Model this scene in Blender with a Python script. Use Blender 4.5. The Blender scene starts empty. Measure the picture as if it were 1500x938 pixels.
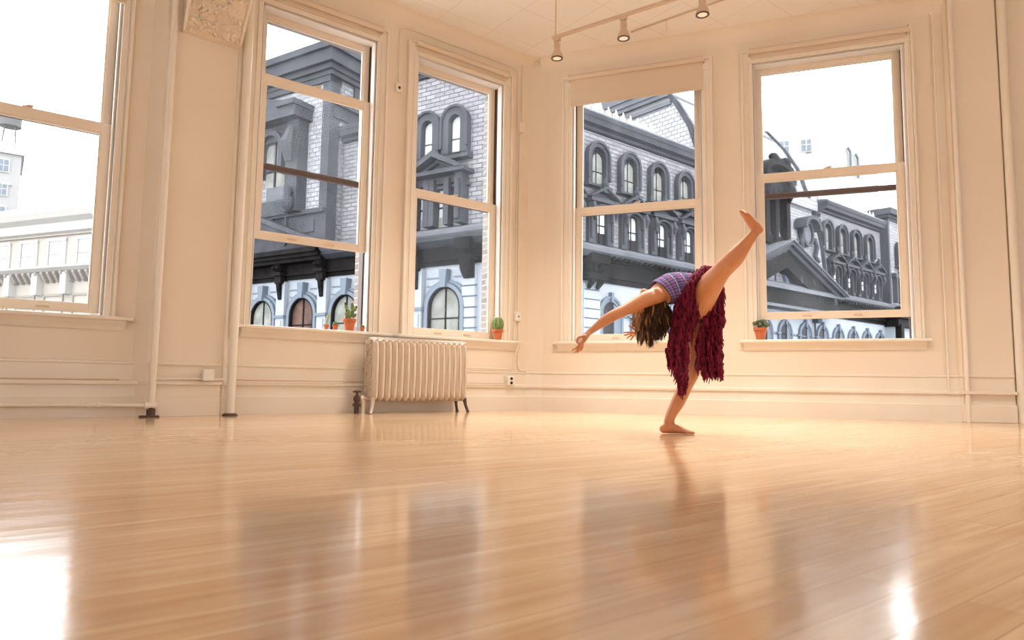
import bpy, bmesh, math, random
from mathutils import Vector, Matrix, noise
PI = math.pi
random.seed(7)
S = bpy.context.scene
COL = S.collection

# ------------------------------------------------------------------ camera, sky, exposure
CAM_H = 0.285
PITCH, ROLL = math.radians(5.286), math.radians(0.766)
cp, sp, cr, sr = math.cos(PITCH), math.sin(PITCH), math.cos(ROLL), math.sin(ROLL)
_f = Vector((0, cp, sp)); _r0 = Vector((1, 0, 0)); _u0 = Vector((0, -sp, cp))
_r = cr*_r0 + sr*_u0; _u = -sr*_r0 + cr*_u0
cd = bpy.data.cameras.new('camera'); cam = bpy.data.objects.new('camera', cd); COL.objects.link(cam)
cd.sensor_width = 36; cd.lens = 24; cd.clip_start = 0.02; cd.clip_end = 600
cam.matrix_world = Matrix(((_r.x, _u.x, -_f.x, 0), (_r.y, _u.y, -_f.y, 0), (_r.z, _u.z, -_f.z, CAM_H), (0, 0, 0, 1)))
cd.dof.use_dof = True; cd.dof.focus_distance = 4.3; cd.dof.aperture_fstop = 5.0
S.camera = cam

SKY = 3.15
LAMP = 64
w = bpy.data.worlds.new('world'); S.world = w; w.use_nodes = True
bg = w.node_tree.nodes['Background']
bg.inputs[0].default_value = (0.93, 0.965, 1.0, 1); bg.inputs[1].default_value = SKY
S.view_settings.view_transform = 'Standard'; S.view_settings.look = 'None'
S.view_settings.gamma = 1; S.view_settings.use_curve_mapping = False
S.view_settings.exposure = 1.05

def px(x, y, Y):
    """point at forward distance Y seen at photo pixel x, y (1500 x 938)"""
    d = ((x-750)/1000)*_r - ((y-469)/1000)*_u + _f
    return Vector((0, 0, CAM_H)) + d*(Y/d.y)

# ------------------------------------------------------------------ materials
def mat(name, col, rough=0.5, spec=0.5, bump=None, var=None, metal=0, coat=0, trans=0):
    m = bpy.data.materials.new(name); m.use_nodes = True
    nt = m.node_tree; b = nt.nodes['Principled BSDF']
    b.inputs['Base Color'].default_value = (*col, 1); b.inputs['Roughness'].default_value = rough
    b.inputs['Specular IOR Level'].default_value = spec; b.inputs['Metallic'].default_value = metal
    b.inputs['Coat Weight'].default_value = coat
    if trans: b.inputs['Transmission Weight'].default_value = trans
    tc = nt.nodes.new('ShaderNodeTexCoord')
    if var:
        n = nt.nodes.new('ShaderNodeTexNoise'); n.inputs['Scale'].default_value = var[0]; n.inputs['Detail'].default_value = 2
        nt.links.new(tc.outputs['Object'], n.inputs['Vector'])
        mr = nt.nodes.new('ShaderNodeMapRange'); mr.inputs[1].default_value = .3; mr.inputs[2].default_value = .7
        nt.links.new(n.outputs['Fac'], mr.inputs[0])
        mx = nt.nodes.new('ShaderNodeMix'); mx.data_type = 'RGBA'
        mx.inputs[6].default_value = (*col, 1); mx.inputs[7].default_value = (*var[1], 1)
        nt.links.new(mr.outputs[0], mx.inputs[0]); nt.links.new(mx.outputs[2], b.inputs['Base Color'])
    if bump:
        n = nt.nodes.new('ShaderNodeTexNoise'); n.inputs['Scale'].default_value = bump[0]; n.inputs['Detail'].default_value = 4
        nt.links.new(tc.outputs['Object'], n.inputs['Vector'])
        bp = nt.nodes.new('ShaderNodeBump'); bp.inputs['Strength'].default_value = bump[1]; bp.inputs['Distance'].default_value = bump[2]
        nt.links.new(n.outputs['Fac'], bp.inputs['Height']); nt.links.new(bp.outputs[0], b.inputs['Normal'])
    return m

def brick_mat(name, c1, c2, mortar, w_, h_, msize=.012, axes='xz', rough=.8):
    m = bpy.data.materials.new(name); m.use_nodes = True
    nt = m.node_tree; b = nt.nodes['Principled BSDF']; b.inputs['Roughness'].default_value = rough
    b.inputs['Specular IOR Level'].default_value = .2
    tc = nt.nodes.new('ShaderNodeTexCoord'); sx = nt.nodes.new('ShaderNodeSeparateXYZ'); cb = nt.nodes.new('ShaderNodeCombineXYZ')
    nt.links.new(tc.outputs['Object'], sx.inputs[0])
    nt.links.new(sx.outputs['XYZ'.index(axes[0].upper())], cb.inputs[0]); nt.links.new(sx.outputs['XYZ'.index(axes[1].upper())], cb.inputs[1])
    t = nt.nodes.new('ShaderNodeTexBrick'); nt.links.new(cb.outputs[0], t.inputs['Vector'])
    t.inputs['Color1'].default_value = (*c1, 1); t.inputs['Color2'].default_value = (*c2, 1); t.inputs['Mortar'].default_value = (*mortar, 1)
    t.inputs['Scale'].default_value = 1; t.inputs['Brick Width'].default_value = w_; t.inputs['Row Height'].default_value = h_
    t.inputs['Mortar Size'].default_value = msize; t.inputs['Mortar Smooth'].default_value = .3
    nt.links.new(t.outputs['Color'], b.inputs['Base Color'])
    bp = nt.nodes.new('ShaderNodeBump'); bp.invert = True; bp.inputs['Strength'].default_value = .7; bp.inputs['Distance'].default_value = .03
    nt.links.new(t.outputs['Fac'], bp.inputs['Height']); nt.links.new(bp.outputs[0], b.inputs['Normal'])
    return m

def glass_mat(name, dust=.10, col=(.9, .93, .97)):
    m = bpy.data.materials.new(name); m.use_nodes = True; nt = m.node_tree; nt.nodes.clear()
    out = nt.nodes.new('ShaderNodeOutputMaterial'); tr = nt.nodes.new('ShaderNodeBsdfTransparent'); gl = nt.nodes.new('ShaderNodeBsdfGlossy')
    gl.inputs['Roughness'].default_value = .02
    di = nt.nodes.new('ShaderNodeBsdfTranslucent'); di.inputs[0].default_value = (*col, 1)
    fr = nt.nodes.new('ShaderNodeFresnel'); fr.inputs[0].default_value = 1.45
    m1 = nt.nodes.new('ShaderNodeMixShader'); m2 = nt.nodes.new('ShaderNodeMixShader')
    n = nt.nodes.new('ShaderNodeTexNoise'); n.inputs['Scale'].default_value = 2.2; n.inputs['Detail'].default_value = 6
    tc = nt.nodes.new('ShaderNodeTexCoord'); mp = nt.nodes.new('ShaderNodeMapping'); mp.inputs['Scale'].default_value = (3, 3, .6)
    nt.links.new(tc.outputs['Object'], mp.inputs[0]); nt.links.new(mp.outputs[0], n.inputs['Vector'])
    mr = nt.nodes.new('ShaderNodeMapRange'); mr.inputs[1].default_value = .3; mr.inputs[2].default_value = .75
    mr.inputs[3].default_value = dust*.4; mr.inputs[4].default_value = dust*1.7
    nt.links.new(n.outputs['Fac'], mr.inputs[0]); nt.links.new(mr.outputs[0], m2.inputs[0])
    fm = nt.nodes.new('ShaderNodeMath'); fm.operation = 'MULTIPLY'; fm.inputs[1].default_value = .04; nt.links.new(fr.outputs[0], fm.inputs[0]); nt.links.new(fm.outputs[0], m1.inputs[0]); nt.links.new(tr.outputs[0], m1.inputs[1]); nt.links.new(gl.outputs[0], m1.inputs[2])
    nt.links.new(m1.outputs[0], m2.inputs[1]); nt.links.new(di.outputs[0], m2.inputs[2]); nt.links.new(m2.outputs[0], out.inputs[0])
    return m

ANG_L, ANG_R = math.radians(37.676), math.radians(-20.199)
O = Vector((0.18174, 7.45577, 0))

def floor_mat():
    m = bpy.data.materials.new('maple_floor'); m.use_nodes = True; nt = m.node_tree; b = nt.nodes['Principled BSDF']
    tc = nt.nodes.new('ShaderNodeTexCoord'); mp = nt.nodes.new('ShaderNodeMapping'); mp.inputs['Rotation'].default_value = (0, 0, -ANG_L)
    nt.links.new(tc.outputs['Object'], mp.inputs[0])
    t = nt.nodes.new('ShaderNodeTexBrick'); nt.links.new(mp.outputs[0], t.inputs['Vector'])
    t.offset = .37; t.inputs['Scale'].default_value = 1; t.inputs['Brick Width'].default_value = 1.7; t.inputs['Row Height'].default_value = .075
    t.inputs['Mortar Size'].default_value = .0011; t.inputs['Mortar Smooth'].default_value = .4
    t.inputs['Color1'].default_value = (.86, .645, .41, 1); t.inputs['Color2'].default_value = (.70, .46, .25, 1); t.inputs['Mortar'].default_value = (.33, .17, .075, 1)
    g = nt.nodes.new('ShaderNodeMapping'); g.inputs['Scale'].default_value = (1.1, 16, 1); nt.links.new(mp.outputs[0], g.inputs[0])
    n = nt.nodes.new('ShaderNodeTexNoise'); n.inputs['Scale'].default_value = 1.6; n.inputs['Detail'].default_value = 7; n.inputs['Distortion'].default_value = .8
    nt.links.new(g.outputs[0], n.inputs['Vector'])
    cr_ = nt.nodes.new('ShaderNodeMapRange'); cr_.inputs[1].default_value = .3; cr_.inputs[2].default_value = .72; cr_.inputs[3].default_value = .0; cr_.inputs[4].default_value = 1.0
    nt.links.new(n.outputs['Fac'], cr_.inputs[0])
    mx = nt.nodes.new('ShaderNodeMix'); mx.data_type = 'RGBA'; mx.blend_type = 'MIX'
    nt.links.new(cr_.outputs[0], mx.inputs[0]); nt.links.new(t.outputs['Color'], mx.inputs[6]); mx.inputs[7].default_value = (.53, .285, .12, 1)
    # broad worn patches
    n2 = nt.nodes.new('ShaderNodeTexNoise'); n2.inputs['Scale'].default_value = .9; n2.inputs['Detail'].default_value = 3; nt.links.new(tc.outputs['Object'], n2.inputs['Vector'])
    r2 = nt.nodes.new('ShaderNodeMapRange'); r2.inputs[1].default_value = .35; r2.inputs[2].default_value = .7; r2.inputs[4].default_value = .35
    nt.links.new(n2.outputs['Fac'], r2.inputs[0])
    mx2 = nt.nodes.new('ShaderNodeMix'); mx2.data_type = 'RGBA'; nt.links.new(r2.outputs[0], mx2.inputs[0]); nt.links.new(mx.outputs[2], mx2.inputs[6]); mx2.inputs[7].default_value = (.88, .72, .53, 1)
    nt.links.new(mx2.outputs[2], b.inputs['Base Color'])
    rr = nt.nodes.new('ShaderNodeMapRange'); rr.inputs[1].default_value = .3; rr.inputs[2].default_value = .7; rr.inputs[3].default_value = .09; rr.inputs[4].default_value = .17
    nt.links.new(n.outputs['Fac'], rr.inputs[0]); nt.links.new(rr.outputs[0], b.inputs['Roughness'])
    b.inputs['Specular IOR Level'].default_value = .68
    # slight cupping of every board plus seam groove
    n3 = nt.nodes.new('ShaderNodeTexNoise'); n3.inputs['Scale'].default_value = 1.3; n3.inputs['Detail'].default_value = 2
    g3 = nt.nodes.new('ShaderNodeMapping'); g3.inputs['Scale'].default_value = (.8, 9, 1); nt.links.new(mp.outputs[0], g3.inputs[0]); nt.links.new(g3.outputs[0], n3.inputs['Vector'])
    bp = nt.nodes.new('ShaderNodeBump'); bp.inputs['Strength'].default_value = .22; bp.inputs['Distance'].default_value = .003
    nt.links.new(n3.outputs['Fac'], bp.inputs['Height'])
    bp2 = nt.nodes.new('ShaderNodeBump'); bp2.invert = True; bp2.inputs['Strength'].default_value = .25; bp2.inputs['Distance'].default_value = .001
    nt.links.new(t.outputs['Fac'], bp2.inputs['Height']); nt.links.new(bp.outputs[0], bp2.inputs['Normal']); nt.links.new(bp2.outputs[0], b.inputs['Normal'])
    return m

def ceiling_mat():
    m = mat('ceiling_paint', (.93, .865, .785), .6, .3, bump=(3, .15, .01)); nt = m.node_tree; b = nt.nodes['Principled BSDF']
    tc = nt.nodes.new('ShaderNodeTexCoord'); mp = nt.nodes.new('ShaderNodeMapping'); mp.vector_type = 'TEXTURE'
    mp.inputs['Location'].default_value = (O.x, O.y, 0); mp.inputs['Rotation'].default_value = (0, 0, ANG_L)
    nt.links.new(tc.outputs['Object'], mp.inputs[0])
    m3 = nt.nodes.new('ShaderNodeMapping'); m3.inputs['Location'].default_value = (.21, .30, 0); nt.links.new(mp.outputs[0], m3.inputs[0])
    t = nt.nodes.new('ShaderNodeTexBrick'); t.offset = 0; nt.links.new(m3.outputs[0], t.inputs['Vector'])
    t.inputs['Scale'].default_value = 1; t.inputs['Brick Width'].default_value = .55; t.inputs['Row Height'].default_value = .52; t.inputs['Mortar Size'].default_value = .004
    t.inputs['Color1'].default_value = (.93, .865, .785, 1); t.inputs['Color2'].default_value = (.93, .865, .785, 1); t.inputs['Mortar'].default_value = (.82, .73, .62, 1)
    nt.links.new(t.outputs['Color'], b.inputs['Base Color'])
    return m

def plaid_mat():
    m = bpy.data.materials.new('plaid_cloth'); m.use_nodes = True; nt = m.node_tree; b = nt.nodes['Principled BSDF']; b.inputs['Roughness'].default_value = .9
    tc = nt.nodes.new('ShaderNodeTexCoord'); sx = nt.nodes.new('ShaderNodeSeparateXYZ'); nt.links.new(tc.outputs['UV'], sx.inputs[0])
    col = None
    def stripe(i, freq, width, phase):
        a = nt.nodes.new('ShaderNodeMath'); a.operation = 'MULTIPLY_ADD'; a.inputs[1].default_value = freq; a.inputs[2].default_value = phase; nt.links.new(sx.outputs[i], a.inputs[0])
        f = nt.nodes.new('ShaderNodeMath'); f.operation = 'FRACT'; nt.links.new(a.outputs[0], f.inputs[0])
        l = nt.nodes.new('ShaderNodeMath'); l.operation = 'LESS_THAN'; l.inputs[1].default_value = width; nt.links.new(f.outputs[0], l.inputs[0])
        return l.outputs[0]
    cur = None
    for i, fq, wd, ph, c, a in [(0, 13, .45, 0, (.03, .035, .16), .6), (1, 7, .45, 0, (.03, .035, .16), .6), (0, 13, .16, .3, (.42, .05, .12), .8), (1, 7, .16, .3, (.42, .05, .12), .8), (0, 13, .08, .62, (.55, .6, .8), .8), (1, 7, .08, .62, (.55, .6, .8), .8)]:
        s = stripe(i, fq, wd, ph); sc = nt.nodes.new('ShaderNodeMath'); sc.operation = 'MULTIPLY'; sc.inputs[1].default_value = a; nt.links.new(s, sc.inputs[0])
        mx = nt.nodes.new('ShaderNodeMix'); mx.data_type = 'RGBA'; nt.links.new(sc.outputs[0], mx.inputs[0])
        if cur is None: mx.inputs[6].default_value = (.10, .13, .42, 1)
        else: nt.links.new(cur, mx.inputs[6])
        mx.inputs[7].default_value = (*c, 1); cur = mx.outputs[2]
    nt.links.new(cur, b.inputs['Base Color'])
    return m

M = dict(
    wall=mat('cream_wall_paint', (.86, .74, .60), .42, .4, bump=(6, .15, .003), var=(1.5, (.83, .705, .56))),
    trim=mat('cream_gloss_paint', (.87, .775, .655), .28, .5, bump=(14, .2, .003), var=(3, (.84, .735, .60))),
    ceil=ceiling_mat(), floor=floor_mat(),
    sash=mat('sash_paint', (.85, .72, .57), .4, .4, bump=(20, .2, .002)),
    jamb=mat('white_jamb_paint', (.86, .80, .74), .35, .5),
    brown=mat('dark_brown_wood', (.10, .055, .035), .55), dark=mat('black_gap', (.02, .016, .014), .8),
    glass=glass_mat('dusty_glass', .013), glass2=glass_mat('very_dusty_glass', .012),
    silver=mat('silver_radiator_paint', (.70, .585, .46), .40, .5, metal=.12, bump=(45, .35, .004)),
    iron=mat('rusty_iron', (.09, .05, .035), .7, bump=(40, .4, .004)),
    terra=mat('terracotta', (.62, .19, .075), .8, .2, var=(20, (.52, .15, .06))),
    soil=mat('soil', (.06, .04, .025), .95), cactus=mat('cactus_green', (.10, .19, .05), .7, var=(30, (.22, .30, .10))),
    spine=mat('pale_spines', (.85, .80, .60), .8), cactus_pale=mat('pale_cactus', (.42, .47, .24), .7),
    fix=mat('fixture_paint', (.68, .50, .35), .4), fixdark=mat('fixture_rim', (.10, .07, .05), .5),
    shade=mat('shade_fabric', (.74, .60, .46), .85, .1), plastic=mat('white_plastic', (.85, .80, .70), .35), black=mat('black_hole', (.01, .01, .01), .6),
    skin=mat('skin', (.60, .225, .085), .40, .5, var=(7, (.66, .28, .12))), hair=mat('brown_hair', (.055, .024, .010), .6, .25), hair2=mat('golden_hair_ends', (.33, .17, .06), .55, .3),
    plaid=plaid_mat(), skirt=mat('burgundy_cloth', (.19, .011, .036), .85, .15, var=(25, (.10, .006, .016))), shorts=mat('black_shorts', (.012, .012, .02), .8),
    # street
    slate=brick_mat('grey_slate_wall', (.190, .187, .197), (.135, .132, .142), (.040, .039, .043), .60, .23, msize=.022),
    slate_side=brick_mat('grey_slate_side', (.19, .19, .20), (.13, .13, .14), (.045, .045, .05), .5, .26, msize=.024, axes='yz'),
    slate_pale=brick_mat('pale_slate', (.30, .30, .305), (.235, .235, .24), (.10, .10, .105), .5, .3, msize=.03, axes='yz'),
    slate_front=brick_mat('slate_front', (.23, .23, .24), (.17, .17, .18), (.06, .06, .065), .5, .26, msize=.024),
    gtrim=mat('slate_grey_trim', (.030, .031, .036), .6, .05, var=(1.2, (.046, .047, .053))),
    gdark=mat('charcoal_trim', (.005, .0045, .0045), .6, .03, var=(1.5, (.011, .009, .0085))),
    gledge=mat('pale_lead_ledge', (.075, .078, .088), .6, .06, var=(.8, (.10, .103, .115))),
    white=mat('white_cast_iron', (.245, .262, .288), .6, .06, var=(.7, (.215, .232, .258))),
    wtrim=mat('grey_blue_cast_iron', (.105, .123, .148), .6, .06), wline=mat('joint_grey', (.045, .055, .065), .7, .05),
    pane=mat('far_window_glass', (.016, .016, .018), .45, .08), blind=mat('window_blind', (.19, .195, .18), .7, .1, var=(2, (.12, .12, .105))),
    sky_pane=mat('bright_window_blind', (.36, .37, .375), .4, .3), redblind=mat('warm_room_glass', (.040, .022, .018), .4, .1, var=(1.3, (.10, .055, .04))),
    redbrick=brick_mat('weathered_brick', (.30, .25, .22), (.20, .165, .145), (.36, .33, .30), .2, .068, msize=.010, axes='yz'),
    cream=mat('cream_stone', (.265, .24, .21), .8, .06, var=(1, (.24, .215, .188))), cream2=mat('pale_stone', (.315, .300, .275), .8, .06), cshade=mat('stone_trim', (.19, .165, .14), .8, .06),
    bwhite=mat('painted_white_wall', (.262, .256, .238), .8, .06, var=(.3, (.242, .236, .22))), tower=mat('grey_stone_tower', (.215, .208, .205), .8, .06),
    bpane=mat('blue_grey_glass', (.09, .11, .135), .3, .2), wood=mat('tank_wood', (.09, .087, .087), .8, .06), green=mat('copper_green', (.13, .185, .175), .7, .06),
    asphalt=mat('asphalt', (.06, .06, .06), .9),
)

# ------------------------------------------------------------------ mesh helpers
class MB:
    def __init__(s): s.v = []; s.f = []; s.uv = None
    def add(s, v, f):
        o = len(s.v); s.v += [tuple(p) for p in v]; s.f += [tuple(i+o for i in q) for q in f]; return s
    def box(s, x0, x1, y0, y1, z0, z1):
        if x0 > x1: x0, x1 = x1, x0
        if y0 > y1: y0, y1 = y1, y0
        if z0 > z1: z0, z1 = z1, z0
        return s.add([(x0,y0,z0),(x1,y0,z0),(x1,y1,z0),(x0,y1,z0),(x0,y0,z1),(x1,y0,z1),(x1,y1,z1),(x0,y1,z1)],
              [(0,3,2,1),(4,5,6,7),(0,1,5,4),(1,2,6,5),(2,3,7,6),(3,0,4,7)])
    def prism(s, poly, y0, y1, axes='xz'):
        """polygon in two axes extruded along the third"""
        n = len(poly)
        def p(a, b, c):
            return {'xz': (a, c, b), 'xy': (a, b, c), 'yz': (c, a, b)}[axes]
        s.add([p(a, b, y0) for a, b in poly]+[p(a, b, y1) for a, b in poly],
              [tuple(range(n-1, -1, -1)), tuple(range(n, 2*n))]+[(i, (i+1) % n, n+(i+1) % n, n+i) for i in range(n)])
        return s
    def ring(s, outer, inner, y0, y1, closed=True):
        """band between two polylines (x,z) of equal length, extruded in y"""
        n = len(outer); V = [(a, y0, b) for a, b in outer]+[(a, y0, b) for a, b in inner]+[(a, y1, b) for a, b in outer]+[(a, y1, b) for a, b in inner]
        F = []
        for i in range(n if closed else n-1):
            j = (i+1) % n
            F += [(i, j, n+j, n+i), (2*n+i, 3*n+i, 3*n+j, 2*n+j), (i, 2*n+i, 2*n+j, j), (n+i, n+j, 3*n+j, 3*n+i)]
        if not closed: F += [(0, n, 3*n, 2*n), (n-1, 3*n-1, 4*n-1, 2*n-1)]
        return s.add(V, F)
    def tube(s, pts, r, n=8, caps=True):
        pts = [Vector(p) for p in pts]; R = r if isinstance(r, (list, tuple)) else [r]*len(pts)
        rings = []; up = Vector((0, 0, 1)); 
        t0 = (pts[1]-pts[0]).normalized(); a = up.cross(t0)
        if a.length < .1: a = Vector((1, 0, 0)).cross(t0)
        a.normalize()
        for i, p in enumerate(pts):
            t = (pts[min(i+1, len(pts)-1)]-pts[max(i-1, 0)]).normalized()
            a = (a - t*a.dot(t)).normalized(); b = t.cross(a)
            rr = R[i]; ra, rb = rr if isinstance(rr, tuple) else (rr, rr)
            rings.append([p+a*math.cos(2*PI*k/n)*ra+b*math.sin(2*PI*k/n)*rb for k in range(n)])
        V = [q for g in rings for q in g]; F = []
        for i in range(len(pts)-1):
            for k in range(n):
                F.append((i*n+k, i*n+(k+1) % n, (i+1)*n+(k+1) % n, (i+1)*n+k))
        if caps: F += [tuple(range(n-1, -1, -1)), tuple((len(pts)-1)*n+k for k in range(n))]
        return s.add(V, F)
    def lathe(s, prof, c=(0, 0, 0), n=20, axis='z'):
        V = []; F = []
        for r, z in prof:
            for k in range(n):
                a = 2*PI*k/n; q = (math.cos(a)*r, math.sin(a)*r, z)
                if axis == 'y': q = (q[0], q[2], q[1])
                if axis == 'x': q = (q[2], q[0], q[1])
                V.append((q[0]+c[0], q[1]+c[1], q[2]+c[2]))
        m = len(prof)
        for i in range(m-1):
            for k in range(n): F.append((i*n+k, i*n+(k+1) % n, (i+1)*n+(k+1) % n, (i+1)*n+k))
        F += [tuple(range(n-1, -1, -1)), tuple((m-1)*n+k for k in range(n))]
        return s.add(V, F)
    def ell(s, c, r, n=10, m=7, rot=None):
        V = []; F = []; R = rot or Matrix.Identity(3)
        for i in range(m+1):
            t = PI*i/m
            for k in range(n):
                a = 2*PI*k/n; q = R @ Vector((r[0]*math.sin(t)*math.cos(a), r[1]*math.sin(t)*math.sin(a), -r[2]*math.cos(t)))
                V.append((q.x+c[0], q.y+c[1], q.z+c[2]))
        for i in range(m):
            for k in range(n): F.append((i*n+k, i*n+(k+1) % n, (i+1)*n+(k+1) % n, (i+1)*n+k))
        return s.add(V, F)
    def build(s, name, material, parent=None, loc=(0, 0, 0), rz=0, smooth=False, bevel=0, mods=None):
        me = bpy.data.meshes.new(name); me.from_pydata(s.v, [], s.f); me.update()
        bm = bmesh.new(); bm.from_mesh(me); bmesh.ops.remove_doubles(bm, verts=bm.verts, dist=1e-6)
        bmesh.ops.recalc_face_normals(bm, faces=bm.faces); bm.to_mesh(me); bm.free()
        me.materials.append(material)
        if smooth: me.shade_smooth()
        o = bpy.data.objects.new(name, me); COL.objects.link(o); o.location = loc; o.rotation_euler = (0, 0, rz); o.parent = parent
        if bevel:
            b = o.modifiers.new('bevel', 'BEVEL'); b.width = bevel; b.segments = 2; b.limit_method = 'ANGLE'
        if smooth and not bevel:
            try:
                me.set_sharp_from_angle(angle=math.radians(40))
            except Exception: pass
        return o

def empty(name, loc=(0, 0, 0), rz=0):
    o = bpy.data.objects.new(name, None); COL.objects.link(o); o.location = loc; o.rotation_euler = (0, 0, rz); o.empty_display_size = .1; return o
def tag(o, label=None, cat=None, group=None, kind=None):
    if label: o['label'] = label
    if cat: o['category'] = cat
    if group: o['group'] = group
    if kind: o['kind'] = kind
    return o
def struct(mb, name, material, loc=(0, 0, 0), rz=0, label=None, **k):
    o = mb.build(name, material, None, loc, rz, **k); o['kind'] = 'structure'
    if label: o['label'] = label
    return o
def wloc(side, s, y=0, z=0):
    a = ANG_L if side == 'L' else ANG_R
    return Vector((O.x+s*math.cos(a)-y*math.sin(a), O.y+s*math.sin(a)+y*math.cos(a), z))
ANG = {'L': ANG_L, 'R': ANG_R}
CEIL = 3.92

# ------------------------------------------------------------------ room shell
TH = .38
OPEN_L = [(-5.11, -4.03), (-2.99, -1.91), (-1.47, -.395)]
OPEN_R = [(.485, 1.86), (2.36, 3.71)]
EXTRA_L = [(-9.6, -8.3), (-11.6, -10.3)]
EXTRA_R = [(7.6, 8.95), (9.6, 10.95)]
ZB, ZT = .735, 3.535
def wall_run(name, side, s0, s1, opens, label):
    m = MB(); x = s0
    for a, b in sorted(opens):
        m.box(x, a, 0, .2, -.02, CEIL+.2); m.box(a, b, 0, .2, -.02, ZB); m.box(a, b, 0, .2, ZT, CEIL+.2); x = b
    m.box(x, s1, 0, .2, -.02, CEIL+.2)
    return struct(m, name, M['wall'], tuple(O), ANG[side], label)
wall_run('wall_left', 'L', -13.5, -.02, OPEN_L+EXTRA_L, 'cream painted plaster wall with three windows left of the corner')
wall_run('wall_right', 'R', .16, 12.5, OPEN_R+EXTRA_R, 'cream painted plaster wall with two windows right of the corner')
# narrow angled face in the corner
a, b = wloc('L', -.03), wloc('R', .17)
ca, cb = wloc('L', .1, .3), wloc('R', .2, .3)
struct(MB().prism([(a.x, a.y), (b.x, b.y), (cb.x, cb.y), (ca.x, ca.y)], -.02, CEIL+.2, 'xy'), 'wall_corner', M['wall'], label='narrow cream wall strip across the corner')
for sd, nm, s0, s1, opens in (('L', 'left', -13.5, 0, OPEN_L+EXTRA_L), ('R', 'right', 0.1, 12.5, OPEN_R+EXTRA_R)):
    m = MB(); x = s0
    for a_, b_ in sorted(opens):
        a2, b2 = a_-.02, b_+.025
        m.box(x, a2, .2, TH, -14, CEIL+1); m.box(a2, b2, .2, TH, -14, ZB-.03); m.box(a2, b2, .2, TH, ZT+.02, CEIL+1); x = b2
    m.box(x, s1, .2, TH, -14, CEIL+1)
    struct(m, 'wall_outer_'+nm, M['redbrick'], tuple(O), ANG[sd], 'weathered brick outer face of the window wall, '+nm+' side')
# back walls (behind the camera), with openings for daylight
EL, ER = wloc('L', -13.5), wloc('R', 12.5)
BX0, BX1, BY = EL.x, ER.x, -7.5
m = MB(); x = BX0
for a_ in [BX0+2.5+i*5.2 for i in range(4)]:
    b_ = a_+1.7
    if b_ > BX1-.5: break
    m.box(x, a_, BY-.2, BY, -.02, CEIL+.2); m.box(a_, b_, BY-.2, BY, -.02, ZB); m.box(a_, b_, BY-.2, BY, ZT, CEIL+.2); x = b_
m.box(x, BX1, BY-.2, BY, -.02, CEIL+.2)
struct(m, 'wall_back', M['wall'], label='cream wall with tall window openings behind the camera')
struct(MB().box(BX0-.2, BX0, BY-.2, EL.y+.1, -.02, CEIL+.2), 'wall_side_left', M['wall'], label='plain cream wall far left')
struct(MB().box(BX1, BX1+.2, BY-.2, ER.y+.1, -.02, CEIL+.2), 'wall_side_right', M['wall'], label='plain cream wall far right')
P = lambda s, side, y=0: tuple(wloc(side, s, y).xy)
room = [P(-13.5, 'L', .05), P(-.03, 'L', .05), P(.17, 'R', .05), P(12.5, 'R', .05), (BX1, BY), (BX0, BY)]
struct(MB().prism(room, -.06, 0, 'xy'), 'floor', M['floor'], label='glossy honey coloured maple plank floor')
roomc = [P(-13.5, 'L', .2), P(.1, 'L', .2), P(12.5, 'R', .2), (BX1, BY), (BX0, BY)]
struct(MB().prism(roomc, CEIL, CEIL+.1, 'xy'), 'ceiling', M['ceil'], label='cream painted ceiling of square tiles')
# cove between wall and ceiling
for sd, nm, s0, s1 in (('L', 'left', -13.5, .0), ('R', 'right', .12, 12.5)):
    m = MB(); pr = [(.03, CEIL-.15)]+[(-.16+.16*math.cos(t), CEIL-.15+.16*math.sin(t)) for t in [PI/2*k/8 for k in range(9)]]+[(.03, CEIL+.02)]
    m.prism([(y, z) for y, z in pr], s0, s1, 'yz')
    struct(m, 'trim_1' if nm == 'left' else 'trim_2', M['wall'], tuple(O), ANG[sd], 'rounded cream cove between wall and ceiling, '+nm+' of the corner', smooth=True)
# baseboards
BP = [(0, 0), (-.042, 0), (-.042, .145), (-.036, .152), (-.032, .152), (-.028, .2), (-.03, .232), (-.046, .238), (-.05, .25), (-.046, .264), (-.02, .27), (-.012, .275), (-.012, .385), (-.022, .392), (-.022, .404), (-.004, .412), (0, .412)]
def base(name, side, s0, s1, y=0, label=''):
    return struct(MB().prism([(a_+y, b_) for a_, b_ in BP], s0, s1, 'yz'), name, M['trim'], tuple(O), ANG[side], label, smooth=True)
base('baseboard_left', 'L', -13.5, -.03, 0, 'tall stepped cream baseboard along the left wall')
base('baseboard_right', 'R', .16, 12.5, 0, 'tall stepped cream baseboard along the right wall')
dv = wloc('R', .17)-wloc('L', -.03)
struct(MB().prism(BP, 0, dv.length, 'yz'), 'baseboard_corner', M['trim'], tuple(wloc('L', -.03)), math.atan2(dv.y, dv.x), 'short cream baseboard across the corner', smooth=True)

# pilaster between first and second window, with foliage bracket
m = MB().prism([(-3.82, 0), (-3.735, -.10), (-3.20, -.10), (-3.14, 0)], 0, CEIL, 'xy')
m.prism([(-3.80, 0), (-3.72, -.13), (-3.21, -.13), (-3.15, 0)], 0, .15, 'xy').prism([(-3.80, 0), (-3.72, -.12), (-3.21, -.12), (-3.15, 0)], .15, .24, 'xy').prism([(-3.81, 0), (-3.725, -.14), (-3.205, -.14), (-3.14, 0)], .24, .265, 'xy')
m.prism([(-3.815, 0), (-3.73, -.115), (-3.205, -.115), (-3.14, 0)], .388, .408, 'xy')
struct(m, 'trim_3', M['wall'], tuple(O), ANG_L, 'cream pilaster with bevelled edges under the foliage bracket', bevel=.008)
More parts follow.
